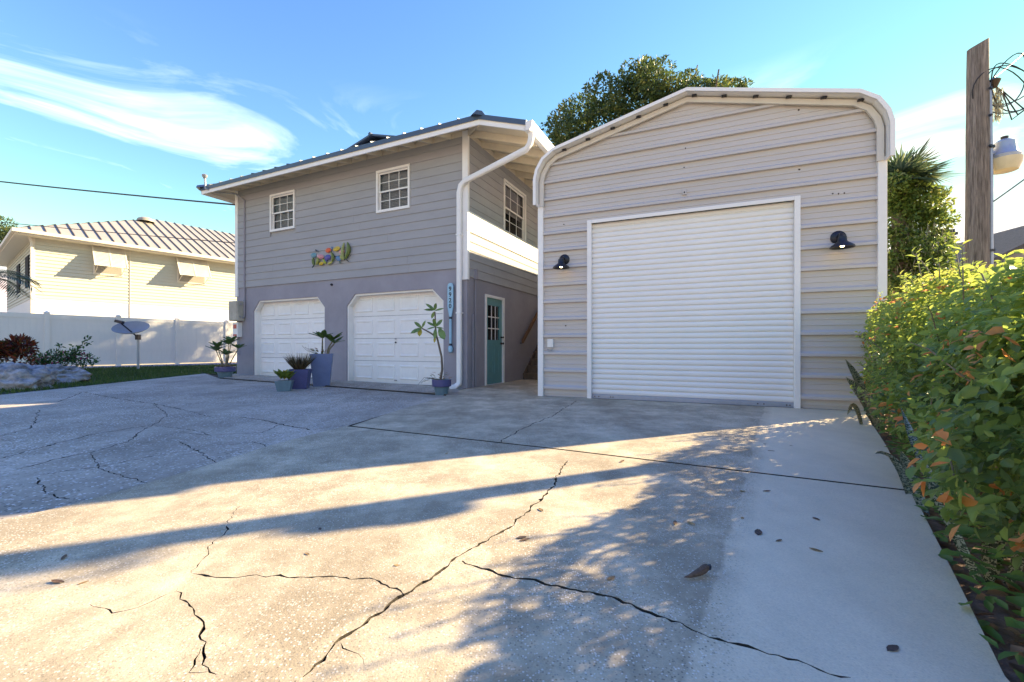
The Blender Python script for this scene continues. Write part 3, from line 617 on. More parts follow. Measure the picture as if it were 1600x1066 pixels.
B().box(-22*sc_, 26*sc_, .0, .012, -2*sc_, -1*sc_).build('frame_rod', M['black'], art); art.scale = (1, 1, .64)
# ================================================================ METAL GARAGE
rzG = math.atan2(GE.y, GE.x); GWD, GD = 4.88, 9.2
gar = thing('metal_garage', 'tan ribbed metal garage with rounded roof edge and white roll up door', 'garage', G0, rzG)
half = [(0, 3.40), (0, 3.85), (.035, 3.99), (.13, 4.15), (.30, 4.27), (2.44, 4.80)]
arch = half+[(GWD-x, z) for x, z in half[-2::-1]]
def xl_at(z):
    if z <= half[0][1]: return 0.0
    for (x0, z0), (x1, z1) in zip(half, half[1:]):
        if z0 <= z <= z1: return x0+(x1-x0)*(z-z0)/(z1-z0)
    return 2.44
dl, drr = gw(921, 500)[0], gw(1246, 500)[0]; DT = gw(1246, 314)[1]
PROF = [(0, 0), (.004, -.048), (.042, -.048), (.075, 0), (.135, 0), (.138, -.009), (.154, -.009), (.157, 0), (.217, 0), (.220, -.009), (.236, -.009), (.239, 0), (.305, 0)]
z = -.155; k = 0
while z < 4.78:
    for seg in ('l', 'r', 'f'):
        rows = []
        for dz, y in PROF:
            zz = min(max(z+dz, 0.005), 4.795); rows.append((zz, y))
        above = z >= DT-.001
        if seg == 'f' and z+.305 <= DT: continue
        b = B(); vs_ = []; fs_ = []
        for zz, y in rows:
            lo, hi = xl_at(zz), GWD-xl_at(zz)
            if seg == 'l': hi = dl
            if seg == 'r': lo = drr
            if seg == 'f': zz = max(zz, DT); lo, hi = (max(lo, dl), min(hi, drr)) if z < DT else (lo, hi)
            vs_ += [(lo, y, zz), (hi, y, zz)]
        if seg != 'f' and z >= DT: continue
        b.add(vs_, [(2*i, 2*i+1, 2*i+3, 2*i+2) for i in range(len(rows)-1)]); b.build('wall_panel', M['metal'], gar)
    z += .305; k += 1
shell = [(0, 0)]+half+[(GWD-x, z) for x, z in half[-2::-1]]+[(GWD, 0)]
def offs(pts, d):
    out = []
    for i, p in enumerate(pts):
        a = Vector(pts[max(i-1, 0)]); c = Vector(pts[min(i+1, len(pts)-1)]); t = (c-a).normalized(); out.append((p[0]-t.y*d, p[1]+t.x*d))
    return out
def strip(pts, d0, d1, y0, y1): 
    a = offs(pts, d0); c = offs(pts, d1); b = B(); n = len(pts)
    for i in range(n-1):
        b.hexa([(a[i][0], y0, a[i][1]), (a[i+1][0], y0, a[i+1][1]), (c[i+1][0], y0, c[i+1][1]), (c[i][0], y0, c[i][1])],
               [(a[i][0], y1, a[i][1]), (a[i+1][0], y1, a[i+1][1]), (c[i+1][0], y1, c[i+1][1]), (c[i][0], y1, c[i][1])])
    return b
B().box(0.02, .05, .02, GD, 0, 3.5).box(GWD-.05, GWD-.02, .02, GD, 0, 3.5).box(.05, GWD-.05, GD-.03, GD, 0, 4.2).build('side_wall', M['metal'], gar)
strip(arch, .03, .055, -.20, GD+.1).build('roof', M['whmetal'], gar)
for y in np.arange(.1, GD, .3): strip(arch, .055, .072, y, y+.06).build('roof_rib', M['whmetal'], gar)
tr = strip(arch, .030, .082, -.222, -.19).build('rake_trim', M['whmetal'], gar)
strip(arch, -.065, .012, -.075, -.034).build('frame_trim', mat('warm_white_trim', (.66, .62, .55), .4, .04, 6), gar)
pr = B()
for i in range(26):
    t = (i+.5)/26; q = t*(len(arch)-1); 
for i in range(22):
    x = .25+i*(GWD-.5)/21; zz = np.interp(x, [p[0] for p in arch], [p[1] for p in arch]); B().box(x-.035, x+.035, -.13, -.05, zz+.008, zz+.026).build('shadow_gap_block', M['black'], gar) if i % 2 else None  # black pieces stand in for dark shadow gaps under the roof edge
for x0 in (-.05, GWD-.05): B().box(x0, x0+.10, -.06, .10, 0, 3.46).build('corner_trim', M['whmetal'], gar, bevel=.008)
B().box(.02, GWD-.02, -.03, .05, -.02, .018).build('base_rail', M['grey'], gar)
# roll-up door
ru_ = B().box(dl-.03, dl+.045, -.055, .02, 0, DT+.06).box(drr-.045, drr+.03, -.055, .02, 0, DT+.06).box(dl+.045, drr-.045, -.054, .02, DT-.0, DT+.06).build('roll_up_door', M['whmetal'], gar, bevel=.006)
SH = .0865; prof = [(0, .0), (.006, -.012), (.02, -.019), (.045, -.021), (.066, -.018), (.078, -.010), (.0865, .0)]
sb_ = B().add([(x, y, z) for z, y in prof for x in (0, drr-dl-.08)], [(2*i, 2*i+1, 2*i+3, 2*i+2) for i in range(len(prof)-1)])
sme = sb_.mesh('slat', M['whmetal'], smooth=True); z = .085
while z+SH < DT+.05: share('slat', sme, ru_, (dl+.04, .045, z)); z += SH
B().box(dl+.042, drr-.042, .012, .05, .012, .085).build('bottom_bar', M['galv'], ru_, bevel=.004)
for x in (dl+.09, dl+.16, dl+.36, dl+.4, drr-.5, drr-.42, drr-.13, drr-.09): B().lathe([(.010, 0), (.008, .006)], 8).build('bolt', M['bronze'], ru_, Matrix.Translation((x, .012, .05)) @ Matrix.Rotation(R(90), 4, 'X'))
B().box(dl+.04, drr-.04, .06, .09, 0, DT+.1).build('backing', M['dark'], ru_)
for u, v in ((1071, 232), (1069, 253), (1069, 262), (881, 351), (884, 509), (1248, 172), (1249, 265), (1301, 303), (1310, 303), (1319, 302)):
    x, zz = gw(u, v); B().lathe([(.013, 0), (.010, .008)], 8).build('screw', M['bronze'], gar, Matrix.Translation((x, -.002, zz)) @ Matrix.Rotation(R(90), 4, 'X'))
def gwall(u, v, out=0): x, zz = gw(u, v); return G0+GE*x-GW*out+Vector((0, 0, zz))
sn = thing('sensor_box', 'tiny pale sensor box on the metal wall above the roll up door', 'sensor', gwall(1069.5, 305), rzG)
B().box(-.03, .03, -.035, 0, 0, .085).build('housing', M['metal'], sn, bevel=.004); B().box(-.01, .01, -.038, -.0355, .02, .045).build('lens', M['black'], sn)
ou = thing('outlet_cover', 'white weatherproof outlet cover low on the tan metal wall', 'outlet', gwall(861, 543), rzG)
B().box(-.055, .055, -.055, 0, 0, .15).build('cover', M['vinyl'], ou, bevel=.008); B().tube([(.03, -.04, 0), (.04, -.05, -.04), (.0, -.05, -.055), (-.06, -.045, -.03)], .009, 6).build('plug_cord', M['grey'], ou)
def barn_light(u, v, label):
    t = thing('barn_light', label, 'wall lamp', gwall(u, v), rzG, 'barn lights flanking the roll up door')
    XR = Matrix.Rotation(R(90), 4, 'X')
    B().lathe([(.095, 0), (.095, .012), (.075, .035), (.03, .045)], 20).build('wall_plate', M['black'], t, XR, True)
    B().tube([(0, -.03, 0), (0, -.11, .015), (0, -.17, -.0), (0, -.2, -.05)], .03, 10).build('arm', M['black'], t, smooth=True)
    B().lathe([(.03, .06), (.05, .05), (.055, -.01), (.07, -.03), (.135, -.075), (.145, -.10), (.137, -.10), (.12, -.078), (.05, -.03), (.0, -.025)], 24, (0, -.2, -.08), False).build('shade', M['black'], t, smooth=True)
    B().lathe([(.0, -.0), (.022, -.012), (.03, -.04), (.022, -.065), (.0, -.073)], 12, (0, -.2, -.105), False).build('bulb', M['bulb'], t, smooth=True)
barn_light(882, 406, 'black barn light on the metal wall next to the house'); barn_light(1309.5, 371.5, 'black barn light glowing on the metal wall next to the hedge')
# ================================================================ UTILITY POLE
pp = Vector((5.44, 5.10, 0)); ptop = CAMH+(HZ-70)*5.1/F
pole = thing('utility_pole', 'weathered wooden utility pole rising out of the hedge', 'pole', pp)
n = 18; b = B(); rr = []
for i in range(14):
    z = -.2+i*(ptop+.2)/13; r_ = .116-.024*i/13
    for k in range(n):
        a = 2*math.pi*k/n; q = r_*(1+.03*math.sin(k*5+i*.1)+.02*random.uniform(-1, 1)); b.v.append((q*math.cos(a)+.012*i*.1, q*math.sin(a), z+(0.05*math.cos(a) if i == 13 else 0)))
for i in range(13):
    for k in range(n): b.f.append((i*n+k, i*n+(k+1) % n, i*n+n+(k+1) % n, i*n+n+k))
b.f.append(tuple(13*n+k for k in range(n))); b.build('timber', M['polewood'], pole, smooth=True)
B().tube([(.112, -.06, 0), (.106, -.06, 2.9), (.098, -.055, 3.96)], .020, 8).build('conduit', M['galv'], pole, smooth=True)
for z in (3.2, 2.0): B().box(.06, .13, -.085, -.02, z, z+.03).build('conduit_strap', M['black'], pole)
for z in (3.55, 3.2, 3.86): B().lathe([(.018, 0), (.012, .02)], 8).build('bolt', M['black'], pole, Matrix.Translation((.03, -.118, z)) @ Matrix.Rotation(R(90), 4, 'X'))
yl = thing('yard_light', 'grey dusk to dawn lamp with amber lens on the utility pole', 'lamp', pp+Vector((.275, -.05, 3.08)))
yl.scale = (1.12,)*3; B().tube([(-.17, .03, .06), (-.02, 0, .07)], .02, 8).build('arm', M['galv'], yl); B().lathe([(.115, .0), (.12, .03), (.10, .05), (.085, .12), (.08, .17), (.05, .195), (0, .2)], 20, caps=False).build('housing', M['galv'], yl, smooth=True)
B().lathe([(.118, 0), (.132, -.005), (.125, -.06), (.10, -.125), (.088, -.13), (0, -.131)], 20, caps=False).build('lens', M['lampglass'], yl, smooth=True); B().lathe([(.025, .195), (.03, .23), (.0, .24)], 10, caps=False).build('photocell', M['black'], yl)
def catenary(a, c, sag, n=24): a, c = Vector(a), Vector(c); return [a.lerp(c, i/n)-Vector((0, 0, sag*4*(i/n)*(1-i/n))) for i in range(n+1)]
wc = thing('wire_coil', 'tangle of drooping service wires at the top of the utility pole', 'wires', pp+Vector((.12, -.06, 3.92)))
for (cx, cz, ra, rb_, ph) in ((.16, .02, .30, .22, .3), (.12, -.06, .34, .26, -.2), (.22, .0, .24, .3, .6), (.2, .06, .18, .34, -.5)):
    B().tube([(cx+ra*math.cos(t)*math.cos(ph)-rb_*math.sin(t)*math.sin(ph), .03*math.sin(2*t), cz+ra*math.cos(t)*math.sin(ph)+rb_*math.sin(t)*math.cos(ph)) for t in np.linspace(0, 2*math.pi, 25)], .006, 6).build('wire_loop', M['wire'], wc, smooth=True)
for d in ((.25, -.38), (.32, -.32), (.42, -.28)): B().tube([(0, 0, .02), (.12, 0, .0-abs(d[1])*.2), (d[0], .02, d[1]), (.55, 0, -.15), (.62, 0, .35)], .007, 6).build('wire_loop', M['wire'], wc, smooth=True)
B().lathe([(.03, -.05), (.05, 0), (.06, .03), (.02, .06)], 10, (0.02, 0, .03)).build('weather_head', M['bronze'], wc, smooth=True)
nm = 260; ps = np.stack([rng.normal(.06, .022, nm), rng.normal(0, .02, nm), -rng.uniform(0, .36, nm)], 1); ax_ = np.stack([rng.normal(0, .2, nm), rng.normal(0, .2, nm), -np.ones(nm)], 1)
mo = tag(mobj('spanish_moss', leafmesh('spanish_moss', ps+np.array(wc.location), ax_, unit(nm), np.full(nm, .09), np.full(nm, .009), rng.random(nm), leafmat('moss_leaf', [(0, (.22, .21, .14)), (1, (.38, .37, .26))], .3), kind=4)), 'tuft of grey spanish moss hanging from the pole wires', 'moss')
def wire(name, a, c, sag, label, r_=.009): return tag(B().tube(catenary(a, c, sag), r_, 6).build(name, M['wire'], smooth=True), label, 'wire')
wire('service_wire', wc.location+Vector((.02, 0, .1)), at(1700, -60, 9), .25, 'twisted service wire running up from the utility pole top', .009)
wire('guy_wire', pp+Vector((.12, -.08, 2.58)), at(1760, 150, 7), .05, 'thin wire leaving the pole below the amber lamp', .008)
hc = P0+E*(HL-.45)-W*.5+Vector((0, 0, 5.15)); wire('service_wire', P0+E*(HL-.02)-W*.02+Vector((0, 0, 4.98)), at(-600, 200, 20), .25, 'black service wire reaching the house eave corner', .022)
wire('phone_wire', P0+E*(HL-.03)+W*.1+Vector((0, 0, 3.9)), at(-600, 270, 26), .3, 'thin wire crossing in front of the tan metal roof', .012)
# ================================================================ VINYL FENCE
fen = thing('vinyl_fence', 'white vinyl privacy fence of upright boards beside the lawn', 'fence', (0, 0, 0))
rzF = math.atan2(FD.y, FD.x); PW = 1.83; FH = 1.80
bme = B().box(0, .1495, -.011, .011, 0, FH-.30).mesh('board', M['vinyl'])
pme = B().box(-.063, .063, -.063, .063, -.1, FH+.03).mesh('post', M['vinyl'])
cme = B().lathe([(.10, 0), (.10, .03), (.06, .05), (.0, .085)], 4).mesh('cap', M['vinyl'])
rme = B().box(.06, PW-.06, -.022, .022, 0, .14).mesh('rail', M['vinyl'])
for i in range(-4, 7):
    p = F0+FD*(i*PW); g_ = gz(p.x, p.y)
    po = share('post', pme, fen, (p.x, p.y, g_), (0, 0, rzF)); share('cap', cme, po, (0, 0, FH+.03))
    if i == 6: break
    for z in (.07, FH-.14): share('rail', rme, fen, (p.x, p.y, g_+z), (0, 0, rzF))
    for k in range(11):
        q = p+FD*(.065+k*.1547); share('board', bme, fen, (q.x, q.y, g_+.18), (0, 0, rzF+(.018 if k % 2 else -.01)), (1.03, 1, 1))
# ================================================================ NEIGHBOUR HOUSE, left
NC = Vector((-20.6, 18.05, 0)); NX = Vector((.6, .8, 0)); NY = Vector((-.8, .6, 0)); rzN = math.atan2(NX.y, NX.x)
nb = thing('neighbour_house', 'pale yellow sided neighbour house with tan standing seam roof and white lower wall', 'house', NC, rzN)
NL, ND, NZ = 17.0, 12.0, 5.62; OH = .55
def nw(u, v): 
    o = NC+NY*OH; return on_wall(u, v, o, NX)
wz = 3.02
B().box(OH, NL, OH, ND-OH, 0, wz).build('block_wall', M['blockwhite'], nb)
B().box(OH+.02, NL-.02, OH+.03, ND-OH-.02, wz, NZ+.05).build('upper_wall', M['sidinglt'], nb)
s = B(); z = wz
while z < NZ-.02:
    s.hexa([(OH, OH-.020, z), (NL, OH-.020, z), (NL, OH+.04, z), (OH, OH+.04, z)], [(OH, OH+.008, z+.153), (NL, OH+.008, z+.153), (NL, OH+.04, z+.153), (OH, OH+.04, z+.153)])
    s.hexa([(OH-.020, OH, z), (OH+.04, OH, z), (OH+.04, ND-OH, z), (OH-.020, ND-OH, z)], [(OH+.008, OH, z+.153), (OH+.04, OH, z+.153), (OH+.04, ND-OH, z+.153), (OH+.008, ND-OH, z+.153)]); z += .155
sd = s.build('siding', M['sidinglt'], nb); sd['kind'] = 'stuff'
B().box(OH-.03, OH+.06, OH-.03, OH+.06, 0, NZ).build('corner_trim', M['shutter'], nb)
xj = nw(203, 450)[0]; B().box(xj-.012, xj+.012, OH-.034, OH-.012, .2, NZ).build('conduit', M['shutter'], nb)
hw_ = ND/2; rz_ = NZ+.22+.45*hw_; t_ = .12
def npl(k): return [[(0, 0, NZ+.1+k), (NL+.5, 0, NZ+.1+k), (NL+.5-hw_, hw_, rz_+k), (hw_, hw_, rz_+k)], [(0, ND, NZ+.1+k), (0, 0, NZ+.1+k), (hw_, hw_, rz_+k)], [(NL+.5, ND, NZ+.1+k), (0, ND, NZ+.1+k), (hw_, hw_, rz_+k), (NL+.5-hw_, hw_, rz_+k)], [(NL+.5, 0, NZ+.1+k), (NL+.5, ND, NZ+.1+k), (NL+.5-hw_, hw_, rz_+k)]]
b = B()
for q in npl(t_): b.add(q, [tuple(range(len(q)))])
nr = b.build('roof', M['nroof'], nb)
B().box(0, NL+.5, 0, ND, NZ+.0, NZ+.1).build('soffit', M['shutter'], nr); 
B().box(-.10, NL+.6, -.11, -.002, NZ+.06, NZ+.2).build('gutter', M['shutter'], nr); B().box(-.11, -.002, 0, ND, NZ+.06, NZ+.2).build('gutter', M['shutter'], nr)
sl_ = .45+.12/hw_
for i in range(1, 38):
    x = i*.44
    if x > NL: break
    y1 = min(x, hw_, NL+.5-x); zA = NZ+.1+t_; zB = zA+(rz_-NZ-.1)*y1/hw_
    B().hexa([(x-.02, 0, zA-.01), (x+.02, 0, zA-.01), (x+.02, y1, zB-.01), (x-.02, y1, zB-.01)], [(x-.010, 0, zA+.05), (x+.010, 0, zA+.055), (x+.014, y1, zB+.055), (x-.014, y1, zB+.055)]).build('roof_seam', M['seam'], nr)
    if x < ND: 
        y1 = min(x, ND-x); zB = zA+(rz_-NZ-.1)*y1/hw_
        B().hexa([(0, x-.02, zA-.01), (y1, x-.02, zB-.01), (y1, x+.02, zB-.01), (0, x+.02, zA-.01)], [(0, x-.014, zA+.055), (y1, x-.014, zB+.055), (y1, x+.014, zB+.055), (0, x+.014, zA+.055)]).build('roof_seam', M['seam'], nr)
B().lathe([(.42, 0), (.38, .14), (.22, .24), (0, .28)], 16, (hw_-.6, hw_-1.0, rz_-.35), False).build('roof_vent', M['nroof'], nr, smooth=True)
spout([(OH-.12, OH-.1, NZ+.05), (OH-.05, OH-.08, NZ-.25), (OH-.05, OH-.08, .2)], .045, .04).build('downspout', M['shutter'], nb)
for (u0, u1, v0, v1) in ((143.6, 184, 382.8, 424), (275, 322.6, 401, 437)):
    x0, x1 = nw(u0, 400)[0], nw(u1, 400)[0]; zt = nw(u0, v0)[1]; zb = zt-1.25; x1 = max(x1, x0+1.15)
    wn = B().box(x0+.04, x1-.04, OH-.04, OH+.02, zb-.1, zt+.02).build('window', M['shutter'], nb)
    B().box(x0+.1, x1-.1, OH-.05, OH-.041, zb-.03, zt-.05).build('glass', M['glass'], wn)
    sh = nb_sh = B(); yb = OH-.62; za = zt; zb2 = zt-1.02
    nl = 16
    for k in range(nl):
        f0, f1 = k/nl, (k+.82)/nl
        sh.hexa([(x0, OH-.05+(yb-OH)*f0, za+(zb2-za)*f0), (x1, OH-.05+(yb-OH)*f0, za+(zb2-za)*f0), (x1, OH-.05+(yb-OH)*f1-.03, za+(zb2-za)*f1), (x0, OH-.05+(yb-OH)*f1-.03, za+(zb2-za)*f1)],
                [(x0, OH-.03+(yb-OH)*f0, za+(zb2-za)*f0), (x1, OH-.03+(yb-OH)*f0, za+(zb2-za)*f0), (x1, OH-.03+(yb-OH)*f1, za+(zb2-za)*f1-.0), (x0, OH-.03+(yb-OH)*f1, za+(zb2-za)*f1)])
    s_ = sh.build('shutter', M['shutter'], nb)
    fr = B()
    for x in (x0-.02, x1-.03, (x0+x1)/2-.025): fr.hexa([(x, OH-.07, za), (x+.05, OH-.07, za), (x+.05, yb-.09, zb2), (x, yb-.09, zb2)], [(x, OH-.0, za+.01), (x+.05, OH-.0, za+.01), (x+.05, yb-.02, zb2), (x, yb-.02, zb2)])
    fr.build('shutter_frame', M['shutter'], s_)
    B().tube([(x1-.1, yb, zb2), (x1-.1, OH, zb-.05)], .014, 6).tube([(x0+.1, yb, zb2), (x0+.1, OH, zb-.05)], .014, 6).build('prop_rod', M['shutter'], s_)
for k in (0, 1): B().box(OH-.05, OH+.02, 1.6+k*3.4, 2.7+k*3.4, 3.6, 5.0).build('window', M['dark'], nb)
# ================================================================ NEIGHBOUR HOUSE, right
rh = thing('dark_roofed_house', 'low house with dark shingle roof and chimney beyond the hedge', 'house', (13.3, 14, 0), R(-8))
plate([(0, -.1), (9, -.1), (9, 2.55), (4.5, 4.85), (0, 2.55)], [], 0, 8).build('wall', mat('taupe_wall', (.36, .33, .30), .8, .08), rh)
for s in (-1, 1):
    xe, xm = (-.5, 4.5) if s < 0 else (9.5, 4.5); B().hexa([(xe, -.5, 2.40), (xm, -.5, 4.99), (xm, 8.5, 4.99), (xe, 8.5, 2.40)], [(xe, -.5, 2.57), (xm, -.5, 5.17), (xm, 8.5, 5.17), (xe, 8.5, 2.57)]).build('roof', M['roofdark'], rh)
B().box(.62, 1.08, .35, .85, 2.8, 4.55).build('chimney', mat('chimney_stucco', (.40, .41, .44), .8, .15, 5), rh); B().box(.55, 1.15, .28, .92, 4.55, 4.63).box(.6, 1.1, .33, .87, 4.63, 4.74).build('chimney_cap', M['black'], rh)
# ================================================================ GARDEN THINGS, left
# satellite dish
sdp = gp(216, 577); sat = thing('satellite_dish', 'grey satellite dish on a steel post beside the white fence', 'satellite dish', sdp)
D_ = sdp.y; px = D_/F
B().tube([(0, 0, -.05), (0, 0, 50*px)], .036, 10).build('post', M['galv'], sat, smooth=True)
dish = B(); c0 = Vector((-6*px, -.1, 61*px)); nrm = Vector((.15, -.52, .84)).normalized(); ux = Vector((.92, 0, .36)); ux = (ux-nrm*ux.dot(nrm)).normalized(); uy = nrm.cross(ux)
rg = [(0, 0), (.3, .015), (.6, .06), (.85, .125), (1, .175), (1.02, .165), (.85, .105), (.5, .025), (0, -.02)]
for r_, h_ in rg:
    for k in range(24): t = 2*math.pi*k/24; dish.v.append(tuple(c0+(ux*math.cos(t)*.50+uy*math.sin(t)*.40)*r_+nrm*(h_-.06)*1.0))
for i in range(len(rg)-1):
    for k in range(24): dish.f.append((i*24+k, i*24+(k+1) % 24, i*24+24+(k+1) % 24, i*24+24+k))
dish.build('reflector', mat('dish_grey', (.30, .30, .31), .75, .06), sat, smooth=True)
fe = Vector((-16*px, -.32, 73*px)); B().tube([(0, -.02, 50*px), tuple(fe)], .022, 8).build('feed_arm', M['black'], sat); B().box(-.13, .13, -.05, .05, -.04, .05).build('receiver', M['black'], sat, Matrix.Translation(fe) @ Matrix.Rotation(.25, 4, 'Y'), bevel=.01)
B().box(-.05, .05, -.07, .05, 46*px, 54*px).build('mount', M['black'], sat)
# rocks
def rock(u, v, sx_, sy_, sz_, label, seed):
    p = gp(u, v); bm = bmesh.new(); bmesh.ops.create_icosphere(bm, subdivisions=5, radius=1); rn = random.Random(seed); ph = [rn.uniform(0, 9) for _ in range(9)]
    from mathutils import noise as mn
    for q in bm.verts:
        c = q.co.copy(); d = mn.fractal(c*1.1+Vector(ph[:3]), 1, 2, 4)*.32+mn.ridged_multi_fractal(c*2.9+Vector(ph[3:6]), 1, 2.1, 4, 1, 2)*.16-abs(mn.noise(c*4.5+Vector(ph[:3])))*.22
        q.co = c*(1+d); q.co.x *= sx_; q.co.y *= sy_; q.co.z = max(q.co.z*sz_+sz_*.35, -.08)
    me = bpy.data.meshes.new('garden_rock'); bm.to_mesh(me); bm.free(); me.materials.append(M['rock']); me.polygons.foreach_set('use_smooth', [True]*len(me.polygons))
    o = mobj('garden_rock', me); o.location = p; tag(o, label, 'rock', 'limestone rocks edging the lawn'); return o
rock(14, 606, .62, .42, .30, 'larger bluish grey limestone rock on the lawn before the red shrub', 3); rock(84, 597, .52, .38, .27, 'smaller pale limestone rock below the flowering bush', 5)
# shrubs
def bush(name, label, cat, base, rx, ry, h, n, ln, stops, seed, z0=.15, clumps=9, wratio=.45, group=None, trans=.3):
    r = np.random.default_rng(seed); t = thing(name, label, cat, base, 0, group); cl = []
    for i in range(clumps): a = r.uniform(0, 6.28); q = math.sqrt(r.random())*.75; cl.append((rx*q*math.cos(a), ry*q*math.sin(a), z0+(h-z0)*r.uniform(.25, .85), r.uniform(.22, .42)))
    cl = np.array(cl); pk = r.integers(0, clumps, n); d = r.normal(size=(n, 3)); d /= np.linalg.norm(d, axis=1, keepdims=True); rad = cl[pk, 3]*r.random(n)**.35
    pos = cl[pk, :3]+d*rad[:, None]*np.array([rx, ry, h*.55])*1.15; pos[:, 2] = np.clip(pos[:, 2], .05, None)
    axd = d+r.normal(size=(n, 3))*.5+np.array([0, 0, .25]); nm_ = np.array([0, 0, 1.])+r.normal(size=(n, 3))*.6+d*.5
    rn = np.clip(r.random(n), 0, 1); me = leafmesh('foliage', pos, axd, nm_, ln*r.uniform(.7, 1.3, n), ln*wratio*r.uniform(.7, 1.2, n), rn, leafmat(name+'_leaf', stops, trans))
    mobj('foliage', me, t, 'stuff')
    for c in cl: B().tube([(c[0]*.1, c[1]*.1, -.03), (c[0]*.5, c[1]*.4, c[2]*.5), (c[0], c[1], c[2])], [.014, .010, .005], 6).build('branch', M['stem'], t, smooth=True)
    return t
bush('croton_shrub', 'dark red and bronze leaved shrub behind the limestone rocks', 'shrub', gp(14, 591), .72, .6, .98, 1500, .11, [(0, (.035, .022, .014)), (.45, (.10, .025, .015)), (.8, (.22, .05, .012)), (1, (.10, .11, .02))], 21, .15, 12)
fb = bush('flowering_bush', 'low green bush with a few pink flowers before the white fence', 'shrub', gp(100, 583), .95, .45, .62, 1100, .085, [(0, (.02, .055, .02)), (.6, (.045, .12, .03)), (.93, (.10, .19, .04)), (.96, (.35, .03, .12)), (1, (.5, .08, .22))], 23, .05, 12)
pb = gp(100, 583); rr_ = np.random.default_rng(5)
for (dx, dz, n) in ((-.15, .82, 30), (.66, .98, 90), (.35, .78, 50)):
    tt = rr_.random(n); pos = np.stack([dx*(.2+.8*tt)+rr_.normal(0, .05, n), rr_.normal(0, .05, n), .3+(dz-.3)*tt+rr_.normal(0, .045, n)], 1)
    me = leafmesh('sprig', pos, unit(n)+np.array([dx, 0, .4]), unit(n)+np.array([0, 0, 1.]), rr_.uniform(.07, .12, n), rr_.uniform(.04, .06, n), rr_.random(n)*.9, leafmat('flowering_bush_leaf', []))
    mobj('sprig', me, fb, 'stuff'); B().tube([(0, 0, .1), (dx*.5, 0, .1+dz*.5), (dx, 0, dz)], [.012, .008, .003], 5).build('branch', M['stem'], fb)
# lawn grass and gravel
def scatter_poly(poly, n, r, ulim=None):
    xs = np.array([p[0] for p in poly]); ys = np.array([p[1] for p in poly]); out = []
    pts = np.stack([r.uniform(xs.min(), xs.max(), n*4), r.uniform(ys.min(), ys.max(), n*4)], 1); ins = np.zeros(len(pts), bool); j = len(poly)-1
    for i in range(len(poly)):
        c = ((ys[i] > pts[:, 1]) != (ys[j] > pts[:, 1])) & (pts[:, 0] < (xs[j]-xs[i])*(pts[:, 1]-ys[i])/(ys[j]-ys[i]+1e-12)+xs[i]); ins ^= c; j = i
    return pts[ins][:n]
r = np.random.default_rng(3)
gpoly = [(-9.13, 12.95), (-8.80, 7.2), (-8.72, 4), (-14, 4), (-18.4, 9), xy(F0-FD*1+E*.5), xy(F0+FD*3+E*1.0), xy(F0+FD*6+E*1.6), xy(P0-E*7.9+W*1), xy(P0-E*7.85)]
pt = scatter_poly(gpoly, 46000, r); n = len(pt); zz = np.array([gz(x, y) for x, y in pt])-.02
pos = np.column_stack([pt, zz]); ax_ = np.column_stack([r.normal(0, .45, n), r.normal(0, .45, n), np.ones(n)])
patch = .5+.5*np.sin(pt[:, 0]*1.7+1.3*np.sin(pt[:, 1]*1.1))*np.cos(pt[:, 1]*1.3)
lg = mobj('lawn_grass', leafmesh('lawn_grass', pos, ax_, unit(n)*np.array([1, 1, .2]), r.uniform(.045, .10, n), r.uniform(.010, .018, n), np.clip(r.random(n)*.6+patch*.4, 0, 1), leafmat('grass_blade', [(0, (.028, .05, .012)), (.6, (.055, .11, .02)), (.9, (.10, .15, .03)), (1, (.20, .17, .07))], .25), kind=4), None, 'stuff'); tag(lg, 'short green lawn grass before the white fence', 'grass')
gv = [xy(F0+FD*.6-NY*.1), xy(F0+FD*8-NY*.1), xy(F0+FD*8+E*1.5), xy(F0+FD*3+E*1.05), xy(F0+FD*.6+E*.7)]
pt = scatter_poly(gv, 5200, r); b = B()
for x, y in pt:
    s = r.uniform(.018, .042); z = gz(x, y)+.004; o = [(1, 0, 0), (0, 1, 0), (-1, 0, 0), (0, -1, 0), (0, 0, .8), (0, 0, -.6)]
    b.add([(x+q[0]*s*r.uniform(.6, 1.2), y+q[1]*s*r.uniform(.6, 1.2), z+q[2]*s) for q in o], [(0, 1, 4), (1, 2, 4), (2, 3, 4), (3, 0, 4), (1, 0, 5), (2, 1, 5), (3, 2, 5), (0, 3, 5)])
tag(b.build('gravel_strip', mat('grey_gravel', (.20, .18, .22), .85, .6, 9, c2=(.34, .31, .36))), 'strip of grey gravel along the foot of the fence', 'gravel', kind='stuff')
# ================================================================ POTTED PLANTS
def lf_shape(b, base, d, up, ln, wd, curl=.12):
    d = Vector(d).normalized(); s = d.cross(Vector(up)).normalized(); u = s.cross(d); o = len(b.v); T = [(0, .06), (.22, .34), (.5, .5), (.78, .38), (1, .0)]
    for k, (t, w_) in enumerate(T):
        c = Vector(base)+d*ln*t-u*(curl*ln*t*t)
        b.v += [tuple(c+s*w_*wd+u*.12*wd), tuple(c), tuple(c-s*w_*wd+u*.12*wd)]
    for k in range(4):
        i = o+k*3; b.f += [(i, i+1, i+4, i+3), (i+1, i+2, i+5, i+4)]
GL = mat('plumeria_leaf', (.09, .16, .035), .4, .3, 14, c2=(.17, .25, .06)); GD_ = mat('dark_pot_leaf', (.05, .11, .03), .4, .3, 14, c2=(.10, .18, .05)); YL = mat('yellow_leaf', (.38, .32, .03), .5, .2, 12); DL = mat('dry_leaf', (.30, .17, .09), .7, .3, 14)
